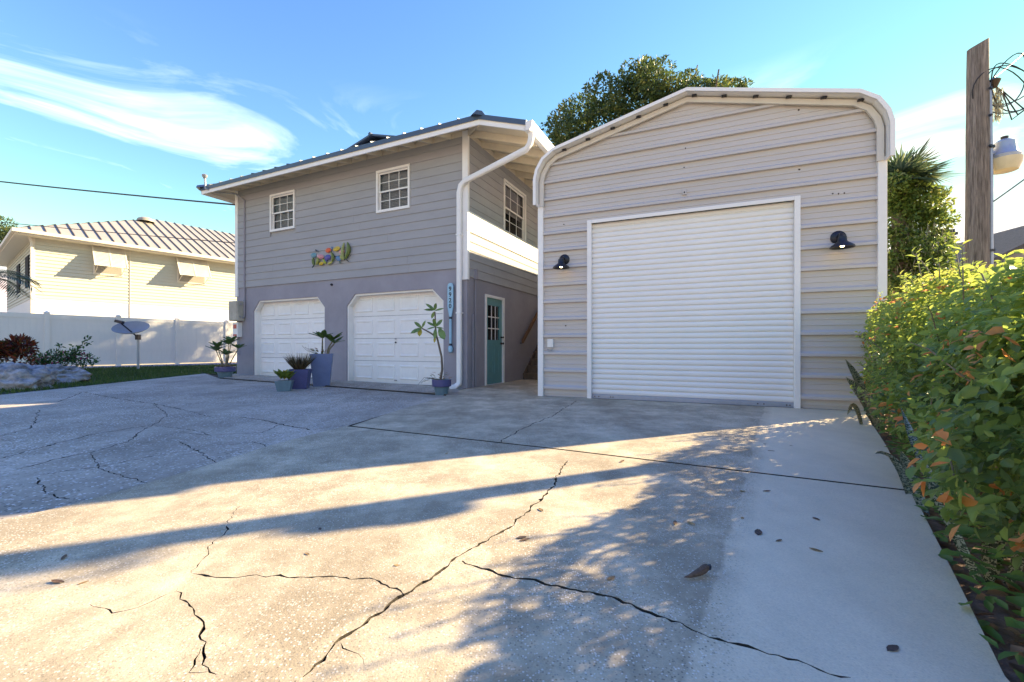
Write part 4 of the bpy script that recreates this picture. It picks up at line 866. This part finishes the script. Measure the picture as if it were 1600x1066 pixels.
def rosette(t, c, n, ln, m, seed, lift=.3, wr=.34):
    r = random.Random(seed); off = r.uniform(0, 6)
    for i in range(n):
        a = off+i*2.4; d = (math.cos(a), math.sin(a), lift+r.uniform(-.25, .35)); b = B(); l = ln*r.uniform(.75, 1.15); lf_shape(b, c, d, (0, 0, 1), l, l*wr)
        b.build('leaf', m, t, smooth=True)
def squarepot(t, w0, w1, h, m, m2=None, n=4):
    k = math.sqrt(2) if n == 4 else 1
    B().lathe([(w0*k/2, 0), (w1*k/2, h), (w1*k/2*.88, h), (w1*k/2*.84, h-.05)], n, caps=False).build('pot', m, t, bevel=.008 if n == 4 else 0, smooth=n > 8)
    B().lathe([(w0*k/2*.97, .004), (0, .003)], n, caps=False).build('pot_base', m, t); B().lathe([(w1*k/2*.9, h-.03), (0, h-.02)], n, caps=False).build('soil', M['soil'], t)
    if m2: B().lathe([(w1*k/2*1.0, h-.13), (w1*k/2*1.07, h-.12), (w1*k/2*1.08, h), (w1*k/2*.92, h+.002)], n, caps=False).build('rim', m2, t, smooth=n > 8)
# 1 far pot
p = gp(352, 590); t = thing('potted_plant', 'leafy plant in round two tone blue pot at the house corner by the gravel', 'potted plant', p, 0, 'potted plants before the garage doors'); q = p.y/F
squarepot(t, 17*q, 27*q, 17*q, M['potteal'], M['potnavy'], 20); bh = 15*q
for i, (dx, dz) in enumerate(((-14, 26), (-8, 32), (2, 20), (8, 36), (13, 40), (18, 30))):
    c = Vector((dx*q, random.uniform(-.1, .1), bh+dz*q)); B().tube([(dx*.2*q, 0, bh), (dx*.55*q, c.y*.5, bh+dz*.45*q), tuple(c)], [.016, .013, .009], 6).build('stem', M['stem'], t, smooth=True); rosette(t, c, 10, .26, GD_, 40+i, .75, .40)
for i in range(9): a = i*.7; b = B(); lf_shape(b, (.1*math.cos(a), .1*math.sin(a), bh+.02), (math.cos(a), math.sin(a), .5), (0, 0, 1), .13, .06); b.build('leaf', DL, t)
# 2 small yellow green
p = gp(444.5, 611); q = p.y/F; t = thing('potted_plant', 'yellow green leafy plant in the smallest teal pot', 'potted plant', p, .3, 'potted plants before the garage doors')
squarepot(t, 18*q, 24*q, 16*q, M['potteal']); 
for i in range(9): a = i*2.4; rosette(t, (7*q*math.cos(a)*(i/9)**.5, 7*q*math.sin(a)*(i/9)**.5, (17+5*random.random())*q), 7, .20, (YL if i % 3 == 0 else mat('lime_leaf', (.13, .19, .03), .45, .3, 14)), 60+i, 1.1, .42)
# 3 square with grass
p = gp(468, 607); q = p.y/F; t = thing('potted_plant', 'brown ornamental grass in a square navy tapered pot', 'potted plant', p, .25, 'potted plants before the garage doors')
squarepot(t, 24*q, 31*q, 30*q, M['potnavy']); n = 420; r = np.random.default_rng(9); a = r.uniform(0, 6.28, n); qd = np.sqrt(r.random(n))*.5
pos = np.stack([qd*np.cos(a)*14*q, qd*np.sin(a)*14*q, np.full(n, 28*q)], 1); ax_ = np.stack([np.cos(a)*(.25+r.random(n)*.75), np.sin(a)*(.25+r.random(n)*.75), np.full(n, 1.)], 1)
mobj('grass_tuft', leafmesh('grass_tuft', pos, ax_, unit(n), r.uniform(18, 33, n)*q, np.full(n, .012), r.random(n), leafmat('brown_grass', [(0, (.045, .035, .02)), (.6, (.12, .09, .05)), (1, (.20, .17, .09))], .2), kind=4), t, 'stuff')
# 4 tall square
p = gp(503, 603); q = p.y/F; t = thing('potted_plant', 'two branched leafy plant in the tallest square blue pot', 'potted plant', p, .35, 'potted plants before the garage doors')
squarepot(t, 23*q, 33*q, 50*q, M['potblue']); bh = 48*q
for i, (dx, dz, nl) in enumerate(((1, 26, 9), (16, 23, 12), (18, 18, 8))):
    c = Vector((dx*q, -.02, bh+dz*q)); B().tube([(dx*.45*q, 0, bh-.02), (dx*.6*q, 0, bh+dz*.5*q), tuple(c)], [.022, .018, .013], 7).build('stem', M['stem'], t, smooth=True); rosette(t, c, nl, .27, GD_, 80+i, .6, .42)
for i in range(16): a = i*.9; l = .12+.02*(i % 5); b = B(); lf_shape(b, (-.06+.1*math.cos(a), .1*math.sin(a), bh+.02+.02*(i % 6)), (math.cos(a)-.5, math.sin(a), .7), (0, 0, 1), .10, .05); b.build('leaf', DL if i % 2 else GD_, t)
for i in range(4): B().tube([(-.05, 0, bh), (-.15-.05*i, .0, bh+.1), (-.22-.06*i, 0, bh+.12+.03*i)], .004, 5).build('stem', M['stem'], t)
# 5 plumeria
p = gp(690, 617); q = p.y/F; t = thing('potted_plant', 'tall bare stemmed plumeria in round two tone blue pot near the oar sign', 'potted plant', p, 0, 'potted plants before the garage doors')
squarepot(t, 19*q, 28*q, 24*q, M['potteal'], M['potnavy'], 20); bh = 23*q; Y_ = p.y
def pv(u, v): return ((u-690)*q, 0, (617-v)*q)
B().tube([pv(688, 596), pv(691, 577), pv(690, 558), pv(684, 532), pv(681, 522)], [.024, .022, .02, .018, .017], 8).build('trunk', M['bark'], t, smooth=True)
B().tube([pv(682, 525), pv(680, 508), pv(680, 495), pv(679.5, 487)], [.017, .014, .013, .011], 8).build('stem', M['bark'], t, smooth=True); B().tube([pv(682, 527), pv(672, 520), pv(659, 513)], [.016, .014, .012], 8).build('stem', M['bark'], t, smooth=True)
for (u0, v0, u1, v1, m, wd) in ((659, 513, 648, 503, GL, .4), (659, 513, 643, 521, GL, .4), (657, 513, 656, 526, YL, .55), (659, 513, 665, 501, GL, .3), (679.5, 485, 666, 475, GL, .35), (679.5, 485, 682, 474, GL, .5), (679.5, 485, 663, 484, GL, .35), (679.5, 486, 694, 482, GL, .3), (679, 487, 674, 498, GL, .45), (681, 511, 667, 503, GL, .35), (681, 511, 678, 498, GL, .4), (681, 511, 691, 499, GL, .4), (681, 511, 668, 515, GL, .25), (681, 513, 680, 530, GL, .4), (686, 513, 696, 531, GL, .5), (680, 525, 679, 536, YL, .35), (681, 512, 693, 513, GL, .3)):
    a, c = Vector(pv(u0, v0)), Vector(pv(u1, v1)); d = c-a; d.y = random.uniform(-.12, .02); b = B(); lf_shape(b, a, d, (random.uniform(-.3, .3), -.75, .65), d.length, d.length*wd, .06); b.build('leaf', m, t, smooth=True)
for i in range(26): a = i*.77; b = B(); r_ = .06+.10*random.random(); lf_shape(b, (r_*math.cos(a)-(.1 if i % 3 == 0 else 0), r_*math.sin(a), bh+.01+.12*random.random()), (math.cos(a), math.sin(a), .4), (0, 0, 1), .07, .035); b.build('leaf', DL if i % 3 else GD_, t)
for i in range(5): B().tube([(-.04, 0, bh-.01), (-.12-.05*i, -.02, bh+.05), (-.2-.06*i, -.04, bh+.03-.03*i)], .004, 5).build('stem', M['stem'], t)
# ================================================================ HEDGE
H0 = np.array([1.32, 1.17]); HD = np.array([.6, .8]); HN = np.array([.8, -.6])
hedge = thing('hedge', 'dense green hedge with orange tinted leaves along the driveway edge', 'hedge', (float(H0[0]), float(H0[1]), 0))
from mathutils import noise as mn
def hedge_pts(n, r, shell):
    t = r.uniform(-.9, 6.0, n); th_ = r.uniform(-.35*np.pi, 1.12*np.pi, n)   # angle round the section: 0 driveway side ... pi far side
    T = 1.37+.034*(t-1.4); ce = T*.56; ry = T*.44; rx = .68
    c, s = np.cos(th_), np.sin(th_); e = .62
    ox = -np.sign(c)*np.abs(c)**e*rx; oz = np.sign(s)*np.abs(s)**e*ry
    lump = np.array([mn.noise(Vector((a*1.1, b*1.3, d*1.5)))*.26+mn.noise(Vector((a*3.1+7, b*3.3, d*3.5)))*.16 for a, b, d in zip(t, ox, oz)])
    k = (1+lump)*(1-shell); ox, oz = ox*k, oz*k
    und = np.clip((.45-(ce+oz))/.45, 0, 1)*.26
    off = .62+ox+np.where(ox < 0, und, 0); xy_ = H0+t[:, None]*HD+off[:, None]*HN
    end = np.clip((t-5.2)/.8, 0, 1)
    z = (ce+oz)*(1-.25*end*end)
    nx = (-c[:, None])*HN; nrm = np.column_stack([nx, s*1.0]); return np.column_stack([xy_-H0, z]), nrm, t, z/T
r = np.random.default_rng(17)
def hedge_leaves(n, shell, r):
    pos, nrm, t, zr = hedge_pts(n, r, shell); pos[:, 2] = np.maximum(pos[:, 2], .02)
    keep = (pos[:, 0]+H0[0] > .42) & (np.hypot(pos[:, 0]+H0[0], pos[:, 1]+H0[1]) > 1.75); pos, nrm, t, zr = pos[keep], nrm[keep], t[keep], zr[keep]; m = len(pos)
    nn_ = nrm*.65+np.array([0, 0, .85])+r.normal(size=(m, 3))*.62; tang = unit(m)+np.array([0, 0, -.35])+nrm*.35; tang -= nn_*(np.sum(tang*nn_, 1)/np.sum(nn_*nn_, 1))[:, None]
    clump = np.array([mn.noise(Vector((p[0]*2.2, p[1]*2.2, p[2]*2.2))) for p in pos]); rn = np.clip(.20+.60*np.clip(zr, 0, 1)**2.6+.42*clump+r.normal(0, .13, m), 0, .86)  # yellower with height: young growth, plus sun on top leaves put into colour
    oc = np.array([mn.noise(Vector((p[0]*4+3, p[1]*4, p[2]*4+9))) for p in pos]); orange = (oc > .30) & (r.random(m) < .42); orange |= r.random(m) < .012
    rn[orange] = r.uniform(.92, 1, orange.sum()); ln = r.uniform(.027, .064, m)*np.where(t < 3, 1, .85); return pos, tang, nn_, ln, ln*r.uniform(.48, .66, m), rn
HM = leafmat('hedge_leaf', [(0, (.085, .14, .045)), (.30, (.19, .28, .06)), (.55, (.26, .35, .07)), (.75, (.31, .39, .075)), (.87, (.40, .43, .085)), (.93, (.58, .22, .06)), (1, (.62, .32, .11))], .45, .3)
a = [hedge_leaves(26000, r.uniform(0, .12, 26000), r), hedge_leaves(26000, r.uniform(.10, .55, 26000), r)]
ic = hedge_leaves(10000, r.uniform(.35, .85, 10000), r); ic = (ic[0], ic[1], ic[2], ic[3]*2.4, ic[4]*2.4, ic[5]); a.append(ic)
P_, A_, N_, Ln, Wd, Rn = [np.concatenate([x[i] for x in a]) for i in range(6)]
Rn[len(a[0][0]):] *= .6  # inner leaves coloured darker: shade inside the hedge put into colour
dist = np.hypot(P_[:, 0]+H0[0], P_[:, 1]+H0[1]); vis = (P_[:, 0]+H0[0])/(P_[:, 1]+H0[1]) < 1.15
sc0 = np.where(vis & (np.arange(len(P_)) < len(a[0][0])) & (N_[:, 0]*-.8+N_[:, 1]*.6 > .2), dist, 99); near = np.argsort(sc0)[:280]; mask = np.ones(len(P_), bool); mask[near] = False
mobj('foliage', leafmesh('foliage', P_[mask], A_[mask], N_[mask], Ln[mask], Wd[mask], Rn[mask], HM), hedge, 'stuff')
lms = []
for k in range(14): lms.append(leafmesh('leaf', np.zeros((1, 3)), np.array([[0, 1., 0]]), np.array([[0, 0, 1.]]), [1.0], [.58], np.array([k/13]), HM))
for i in near:
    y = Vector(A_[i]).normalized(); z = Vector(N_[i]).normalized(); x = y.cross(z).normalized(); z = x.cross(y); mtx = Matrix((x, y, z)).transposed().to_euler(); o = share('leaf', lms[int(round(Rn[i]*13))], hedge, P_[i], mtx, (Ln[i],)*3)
for i in range(34):
    t = -.2+i*.18; off = random.uniform(.45, 1.0); q = H0*0+HD*t+HN*off; h = random.uniform(.6, 1.1); B().tube([(q[0], q[1], -.05), (q[0]+random.uniform(-.1, .1), q[1]+random.uniform(-.1, .1), h*.5), (q[0]+random.uniform(-.2, .2), q[1]+random.uniform(-.2, .2), h)], [.018, .013, .006], 6).build('stem', M['stem'], hedge, smooth=True)
# young shoots standing out of the clipped face
ns_ = 110; sp_, sn_, st_, sz_ = hedge_pts(ns_, r, np.zeros(ns_)); Lp, La, Lnm = [], [], []
for p, nv in zip(sp_, sn_):
    if p[2] < .35 or math.hypot(p[0]+H0[0], p[1]+H0[1]) < 1.9: continue
    d = Vector(nv)*.6+Vector((r.normal(0, .35), r.normal(0, .35), .8)); d.normalize(); l = r.uniform(.10, .26); a0 = Vector(p); m_ = a0+d*l*.5; c_ = a0+d*l+Vector((0, 0, -.03))
    B().tube([a0-d*.08, m_, c_], [.0035, .003, .0015], 5).build('shoot', M['stem'], hedge)
    for k in range(8):
        f = k/7; q = a0.lerp(m_, min(1, 2*f)) if f < .5 else m_.lerp(c_, 2*f-1); Lp.append(q); sd_ = d.orthogonal().normalized(); sd_.rotate(Matrix.Rotation(k*2.4, 3, d)); La.append(sd_+d*.5); Lnm.append(d+Vector((0, 0, .4)))
nl_ = len(Lp); mobj('shoot_leaves', leafmesh('shoot_leaves', np.array(Lp), np.array(La), np.array(Lnm), r.uniform(.025, .055, nl_), r.uniform(.014, .028, nl_), r.uniform(.5, .87, nl_), HM), hedge, 'stuff')
# creeping ground cover and litter at the hedge foot
n = 4200; t = r.uniform(-1.0, 6, n); off = r.uniform(.0, .8, n)**1.0+.01*r.normal(size=n); xy_ = H0+t[:, None]*HD+off[:, None]*HN; k = np.hypot(xy_[:, 0], xy_[:, 1]) > .9; xy_ = xy_[k]; off = off[k]; t = t[k]; n = len(t)
lit = r.random(n) < np.where(t < .8, .45, .3); z = np.where(lit, r.uniform(-.025, .0, n), r.uniform(.0, .20, n))
nr_ = np.column_stack([r.normal(0, .35, (n, 2)), np.ones(n)]); rn = np.where(lit, r.uniform(.93, 1, n), r.uniform(.15, .6, n))
lm2 = leafmat('ground_leaf', [(0, (.06, .11, .035)), (.6, (.15, .26, .06)), (.9, (.22, .28, .06)), (.93, (.12, .07, .04)), (1, (.42, .24, .12))], .35)
tag(mobj('leaf_litter', leafmesh('leaf_litter', np.column_stack([xy_, z]), np.column_stack([unit(n)[:, :2], r.normal(0, .1, n)]), nr_, r.uniform(.04, .09, n), r.uniform(.022, .045, n), rn, lm2), None, 'stuff'), 'brown leaf litter and creeping green leaves at the hedge foot', 'leaf litter')
# snake plants
def snake_mat():
    m = bpy.data.materials.new('snake_leaf'); m.use_nodes = True; t = m.node_tree; nd = t.nodes; p = nd['Principled BSDF']; co = nd.new('ShaderNodeTexCoord'); wv = nd.new('ShaderNodeTexWave'); wv.bands_direction = 'Z'
    wv.inputs['Scale'].default_value = 14; wv.inputs['Distortion'].default_value = 16; wv.inputs['Detail'].default_value = 4; wv.inputs['Detail Scale'].default_value = 3; rp = nd.new('ShaderNodeValToRGB'); rp.color_ramp.elements[0].color = (.04, .06, .03, 1); rp.color_ramp.elements[1].color = (.40, .40, .27, 1); rp.color_ramp.elements[0].position = .35; rp.color_ramp.elements[1].position = .75
    t.links.new(co.outputs['Object'], wv.inputs['Vector']); t.links.new(wv.outputs['Fac'], rp.inputs[0]); t.links.new(rp.outputs[0], p.inputs['Base Color']); p.inputs['Roughness'].default_value = .45; return m
SM = snake_mat()
def blade(t, pts, wd, face):
    b = B(); pts = [Vector(p) for p in pts]; n = len(pts); face = Vector(face)
    for i, p in enumerate(pts):
        d = (pts[min(i+1, n-1)]-pts[max(i-1, 0)]).normalized(); s = d.cross(face).normalized(); u = s.cross(d); f = i/(n-1); w_ = wd*(.6+.4*math.sin(min(f*2, 1)*1.57))*(1 if f < .7 else max(0.04, math.cos((f-.7)/.3*1.5)))
        b.v += [tuple(p-s*w_+u*.25*w_), tuple(p-u*.1*w_), tuple(p+s*w_+u*.25*w_), tuple(p-u*.35*w_)]
    for i in range(n-1):
        o = i*4
        for k in range(4): b.f.append((o+k, o+(k+1) % 4, o+4+(k+1) % 4, o+4+k))
    b.f.append((3, 2, 1, 0)); b.build('leaf', SM, t, smooth=True)
def bz(a, m, c, n=9): a, m, c = Vector(a), Vector(m), Vector(c); return [a*(1-t)**2+m*2*t*(1-t)+c*t*t for t in [i/(n-1) for i in range(n)]]
g1 = gp(1372, 668); t = thing('snake_plant', 'snake plant with mottled blades leaning out beside the metal garage corner', 'snake plant', g1)
def rel(g, u, v, dY=0): return at(u, v, g.y+dY)-g
blade(t, bz((0, 0, -.03), rel(g1, 1352, 610), rel(g1, 1321, 562)), .045, (0, -1, .2)); blade(t, bz((.0, .02, -.03), rel(g1, 1350, 618), rel(g1, 1322, 590)), .05, (0, -1, .2)); blade(t, bz((-.1, .1, -.03), rel(g1, 1335, 612), rel(g1, 1324, 648, -.1)), .03, (0, -1, .1)); blade(t, bz((.05, 0, -.03), rel(g1, 1372, 600), rel(g1, 1367, 560)), .04, (0, -1, .1))
g2 = gp(1532, 905); t = thing('snake_plant', 'snake plant with one long mottled blade sprawling along the hedge foot', 'snake plant', g2)
blade(t, bz((0, 0, -.02), rel(g2, 1455, 770, .08), rel(g2, 1408, 638, .7), 14), .020, (-.5, -1, .3)); blade(t, bz((.03, .0, -.02), rel(g2, 1542, 850), rel(g2, 1546, 800, .02)), .026, (-.2, -1, .1)); blade(t, bz((.1, 0, -.02), rel(g2, 1600, 870), rel(g2, 1584, 820)), .024, (-.2, -1, .1)); blade(t, bz((.06, .02, -.02), rel(g2, 1560, 860), rel(g2, 1556, 828)), .024, (-.2, -1, .1))
g3 = gp(1440, 800); t = thing('snake_plant', 'dark snake plant blades arching low over the driveway edge', 'snake plant', g3)
blade(t, bz((.02, 0, -.02), rel(g3, 1425, 750, .2), rel(g3, 1408, 705, .5), 10), .03, (-.6, -1, .6)); blade(t, bz((.12, .2, .0), rel(g3, 1400, 700, .7), rel(g3, 1368, 709, .5), 10), .026, (0, -.3, 1))
# ================================================================ TREES
def crown_leaves(name, lobes, n, ln, m, parent, r, wr=.5, flat=.6, gap=.0):
    lobes = np.array(lobes); wgt = lobes[:, 3]**2; pk = r.choice(len(lobes), n, p=wgt/wgt.sum()); d = r.normal(size=(n, 3)); d /= np.linalg.norm(d, axis=1, keepdims=True)
    rad = lobes[pk, 3]*(1-.55*r.random(n)**2.2); pos = lobes[pk, :3]+d*rad[:, None]*np.array([1, 1, .85]); nm_ = d*.6+np.array([0, 0, .6])+r.normal(size=(n, 3))*.5; ax_ = r.normal(size=(n, 3))+d*.5
    cl = np.array([mn.noise(Vector(p*1.1)) for p in pos]); k = cl > -.32+gap; pos, nm_, ax_, cl = pos[k], nm_[k], ax_[k], cl[k]; n = len(pos)
    mobj(name, leafmesh(name, pos, ax_, nm_, ln*r.uniform(.7, 1.3, n), ln*wr*r.uniform(.7, 1.2, n), np.clip(.45+cl*.55+r.normal(0, .18, n), 0, 1), m, kind=4), parent, 'stuff')
def limb(b, a, c, r0, r1, seed, depth, ends):
    rn = random.Random(seed); a, c = Vector(a), Vector(c); L_ = (c-a).length; pts = [a]+[a.lerp(c, k/4)+Vector([rn.uniform(-1, 1)*L_*.05 for _ in range(3)]) for k in (1, 2, 3)]+[c]
    b.tube(pts, [r0+(r1-r0)*k/4 for k in range(5)], 7); ends.append(c)
    if depth:
        for _ in range(3):
            s = pts[rn.choice((2, 3, 4))]; d = (c-a).normalized()+Vector([rn.uniform(-.8, .8) for _ in range(3)])+Vector((0, 0, .25)); limb(b, s, s+d.normalized()*L_*rn.uniform(.45, .7), r1, r1*.45, rn.random(), depth-1, ends)
OAK = leafmat('oak_leaf', [(0, (.02, .04, .015)), (.45, (.055, .09, .022)), (.8, (.12, .15, .035)), (1, (.22, .20, .05))], .35)
oc_ = Vector((6.6, 22, 0)); oak = thing('oak_tree', 'tall broad leafed tree behind the garage and house roofs', 'tree', oc_); b = B(); ends = []
b.tube([(0, 0, -.2), (.1, 0, 2.5), (-.1, .1, 5)], [.42, .34, .28], 10)
for i, e in enumerate(((-4, .2, 9.5), (-1.2, .4, 12.3), (1.6, -.3, 12.2), (3.6, .3, 10.0), (0, 2.4, 11), (-.4, -2, 10))): limb(b, (-.1, .1, 4.6), e, .2, .07, i+2, 1, ends)
b.build('trunk', M['bark'], oak, smooth=True)
lob = []
for u, v, rr2 in ((872, 215, 1.1), (905, 175, 1.05), (888, 200, 1.2), (945, 150, 1.15), (932, 195, 1.2), (995, 120, .95), (1015, 128, 1.1), (990, 160, 1.4), (1030, 118, .95), (1045, 150, 1.2), (1068, 135, .9), (1085, 150, 1.0), (960, 205, 1.5), (1010, 190, 1.6), (1060, 185, 1.6), (1110, 165, 1.3), (1140, 145, .75), (1155, 140, .6), (900, 240, 1.4), (960, 255, 1.7), (1030, 250, 1.8), (1100, 230, 1.8), (1120, 138, .6)):
    q = at(u, v, 22+random.uniform(-1.3, 1.3))-oc_; lob.append((q.x, q.y, q.z, rr2*.95))
for i in range(10): a = i*.63; lob.append((2.6*math.cos(a), 2.8*math.sin(a)+1.2, 9+1.8*random.random(), 1.5))
crown_leaves('crown', lob, 52000, .21, OAK, oak, np.random.default_rng(31), .5, gap=.02)
# vine clad sabal palm beside the garage
PC = Vector((9.75, 11.0, 0)); palm = thing('cabbage_palm', 'fan leaved palm with vine smothered trunk beside the metal garage', 'palm', PC)
b = B().tube([(0, 0, -.1), (.05, 0, 2), (.1, .0, 4), (.1, 0, 5.2)], [.22, .2, .2, .18], 12); b.build('trunk', M['bark'], palm, smooth=True)
PF = leafmat('palm_leaf', [(0, (.03, .055, .03)), (.6, (.07, .11, .05)), (1, (.17, .19, .09))], .3); rn = random.Random(4); r = np.random.default_rng(8)
for i in range(26):
    az_ = i*2.399; el = R(rn.uniform(-25, 75)); d = Vector((math.cos(az_)*math.cos(el), math.sin(az_)*math.cos(el), math.sin(el))); pet = rn.uniform(.35, .62); hub = Vector((.1, 0, 5.05))+d*pet-Vector((0, 0, .1*pet))
    s = d.cross(Vector((0, 0, 1))).normalized(); u_ = s.cross(d); ps, ax_, nm_ = [], [], []; k = 26
    for j in range(k):
        f = (j/(k-1)-.5)*R(210); dd = d*math.cos(f)+s*math.sin(f); ps.append(hub); ax_.append(dd-Vector((0, 0, .25+.15*abs(math.sin(f))))); nm_.append(u_+d*.2)
    fr = leafmesh('frond', np.array(ps), np.array(ax_), np.array(nm_), r.uniform(.50, .72, k), np.full(k, .045), np.clip(r.normal(.5, .25, k)-(.3 if el < 0 else 0)*0, 0, 1), PF); mobj('frond', fr, palm)
    B().tube([(.1, 0, 4.95), tuple(hub)], .014, 5).build('petiole', M['stem'], palm)
lob = []
for u, v, rr2 in ((1400, 300, .38), (1425, 310, .36), (1450, 320, .34), (1395, 345, .42), (1430, 350, .42), (1462, 345, .30), (1400, 390, .45), (1440, 395, .45), (1465, 385, .28), (1410, 430, .45), (1450, 425, .4), (1392, 290, .26), (1395, 470, .5), (1450, 465, .5), (1430, 500, .6), (1475, 440, .22), (1430, 280, .22), (1462, 300, .2)): q = at(u, v, 10.8+random.uniform(-.35, .3))-PC; lob.append((q.x, q.y, q.z, rr2*1.3))
VM = leafmat('vine_leaf', [(0, (.035, .07, .02)), (.4, (.09, .15, .03)), (.75, (.18, .23, .045)), (1, (.30, .29, .08))], .4)
crown_leaves('vine', lob, 16000, .11, VM, palm, np.random.default_rng(33), .55, gap=.02)
n = 500; r = np.random.default_rng(12); ps = np.stack([r.normal(.35, .30, n), r.normal(-.35, .2, n), 3.9-r.random(n)*1.3], 1); mobj('hanging_moss', leafmesh('hanging_moss', ps, np.stack([r.normal(0, .2, n), r.normal(0, .2, n), -np.ones(n)], 1), unit(n), np.full(n, .22), np.full(n, .014), r.random(n), MATS['moss_leaf'], kind=4), palm, 'stuff')
# feather palm at the left edge
fp = gp(-26, 590); fpalm = thing('feather_palm', 'small feather leaved palm at the near corner of the yellow neighbour house', 'palm', fp); h0 = 2.45
B().tube([(0, 0, -.1), (.03, 0, 1.2), (0, 0, h0)], [.11, .09, .08], 10).build('trunk', M['bark'], fpalm, smooth=True); r = np.random.default_rng(2)
for i in range(13):
    a = i*2.399; el = R(20+50*((i*7) % 13)/13); L_ = 1.0; pts = []
    for k in range(9): t = k/8; pts.append(Vector((math.cos(a)*(L_*t*math.cos(el*(1-t*.5))), math.sin(a)*(L_*t*math.cos(el*(1-t*.5))), h0+L_*(math.sin(el)*t-.75*t*t))))
    ps, ax_, nm_ = [], [], []
    for k in range(1, 9):
        for f in (0, .33, .66):
            p = pts[k-1].lerp(pts[k], f); d = (pts[k]-pts[k-1]).normalized(); s = d.cross(Vector((0, 0, 1))).normalized()
            for sg in (-1, 1): ps.append(p); ax_.append(s*sg+d*.7-Vector((0, 0, .35))); nm_.append(Vector((0, 0, 1)))
    f_ = mobj('frond', leafmesh('frond', np.array(ps), np.array(ax_), np.array(nm_), np.full(len(ps), .38)*r.uniform(.7, 1.1, len(ps)), np.full(len(ps), .028), r.random(len(ps)), PF, kind=4), fpalm); B().tube(pts, [.012-.001*k for k in range(9)], 5).build('rachis', M['stem'], f_)
# distant trees that stand beyond the houses
def far_tree(u, v, Y, rad, label, seed):
    p = at(u, v, Y); t = thing('background_tree', label, 'tree', (p.x, p.y, 0)); r = np.random.default_rng(seed); lob = [(r.normal(0, rad*.45), r.normal(0, rad*.45), p.z-rad*.6+r.normal(0, rad*.3), rad*r.uniform(.35, .55)) for _ in range(12)]
    B().tube([(0, 0, -.2), (.1, 0, p.z*.4), (0, .1, p.z-rad)], [.3, .24, .12], 8).build('trunk', M['bark'], t); crown_leaves('crown', lob, 5000, .26, OAK, t, r)
far_tree(22, 349, 46, 2.2, 'far tree whose top peeks over the tan metal roof', 41)
# ================================================================ SMALL THINGS ON THE DRIVEWAY
p = gp(1090, 910); pod = thing('seed_pod', 'curled brown seed pod lying on the shaded concrete', 'seed pod', p+Vector((0, 0, .030)), .15); q = p.y/F
B().tube([(-24*q, -.004, -.004), (-14*q, -.006, 0), (0, -.003, .008), (10*q, .003, .014), (16*q, .008, .02), (19*q, .012, .022)], [.001, .007, .013, .015, .014, .010], 8).build('husk', mat('pod_brown', (.11, .075, .05), .7, .4, 60, .5, 200), pod, smooth=True)
B().tube([(17*q, .010, .02), (23*q, .013, .018), (24*q, .012, .008)], [.008, .012, .005], 8).build('stalk_end', M['black'], pod, smooth=True)
lv = []
for k in range(4): b = B(); lf_shape(b, (-.5, 0, .03), (1, 0, 0), (0, 0, 1), 1, .34+.07*k, -.05+.05*k); lv.append(b.mesh('fallen_leaf', mat('fallen_leaf_%d' % k, [(.16, .09, .05), (.26, .16, .07), (.09, .06, .045), (.34, .22, .09)][k], .8, .3, 10), smooth=True))
rn = random.Random(12)
for i, (u, v, s) in enumerate(((90, 917, .06), (130, 918, .03), (1185, 838, .07), (1160, 772, .05), (1198, 772, .05), (1275, 866, .05), (1275, 816, .045), (1080, 824, .05), (1055, 823, .06), (955, 911, .045), (1395, 1023, .05), (1160, 815, .03), (972, 725, .07), (1205, 708, .05), (1195, 697, .05), (1238, 700, .04), (820, 850, .05), (845, 802, .05), (815, 846, .05), (698, 712, .04), (100, 878, .05), (480, 872, .03), (500, 832, .03), (620, 890, .025), (1217, 851, .04))):
    o = bpy.data.objects.new('fallen_leaf', lv[i % 4]); COL.objects.link(o); p = gp(u, v); o.location = p+Vector((0, 0, .0165)); o.rotation_euler = (0, 0, rn.uniform(0, 6.28)); o.scale = (s, s, s); tag(o, ['small reddish brown leaf lying on the concrete driveway', 'small tan leaf lying on the concrete driveway', 'small dark brown leaf lying on the concrete driveway', 'small yellowish leaf lying on the concrete driveway'][i % 4], 'leaf', 'dry leaves scattered on the driveway')
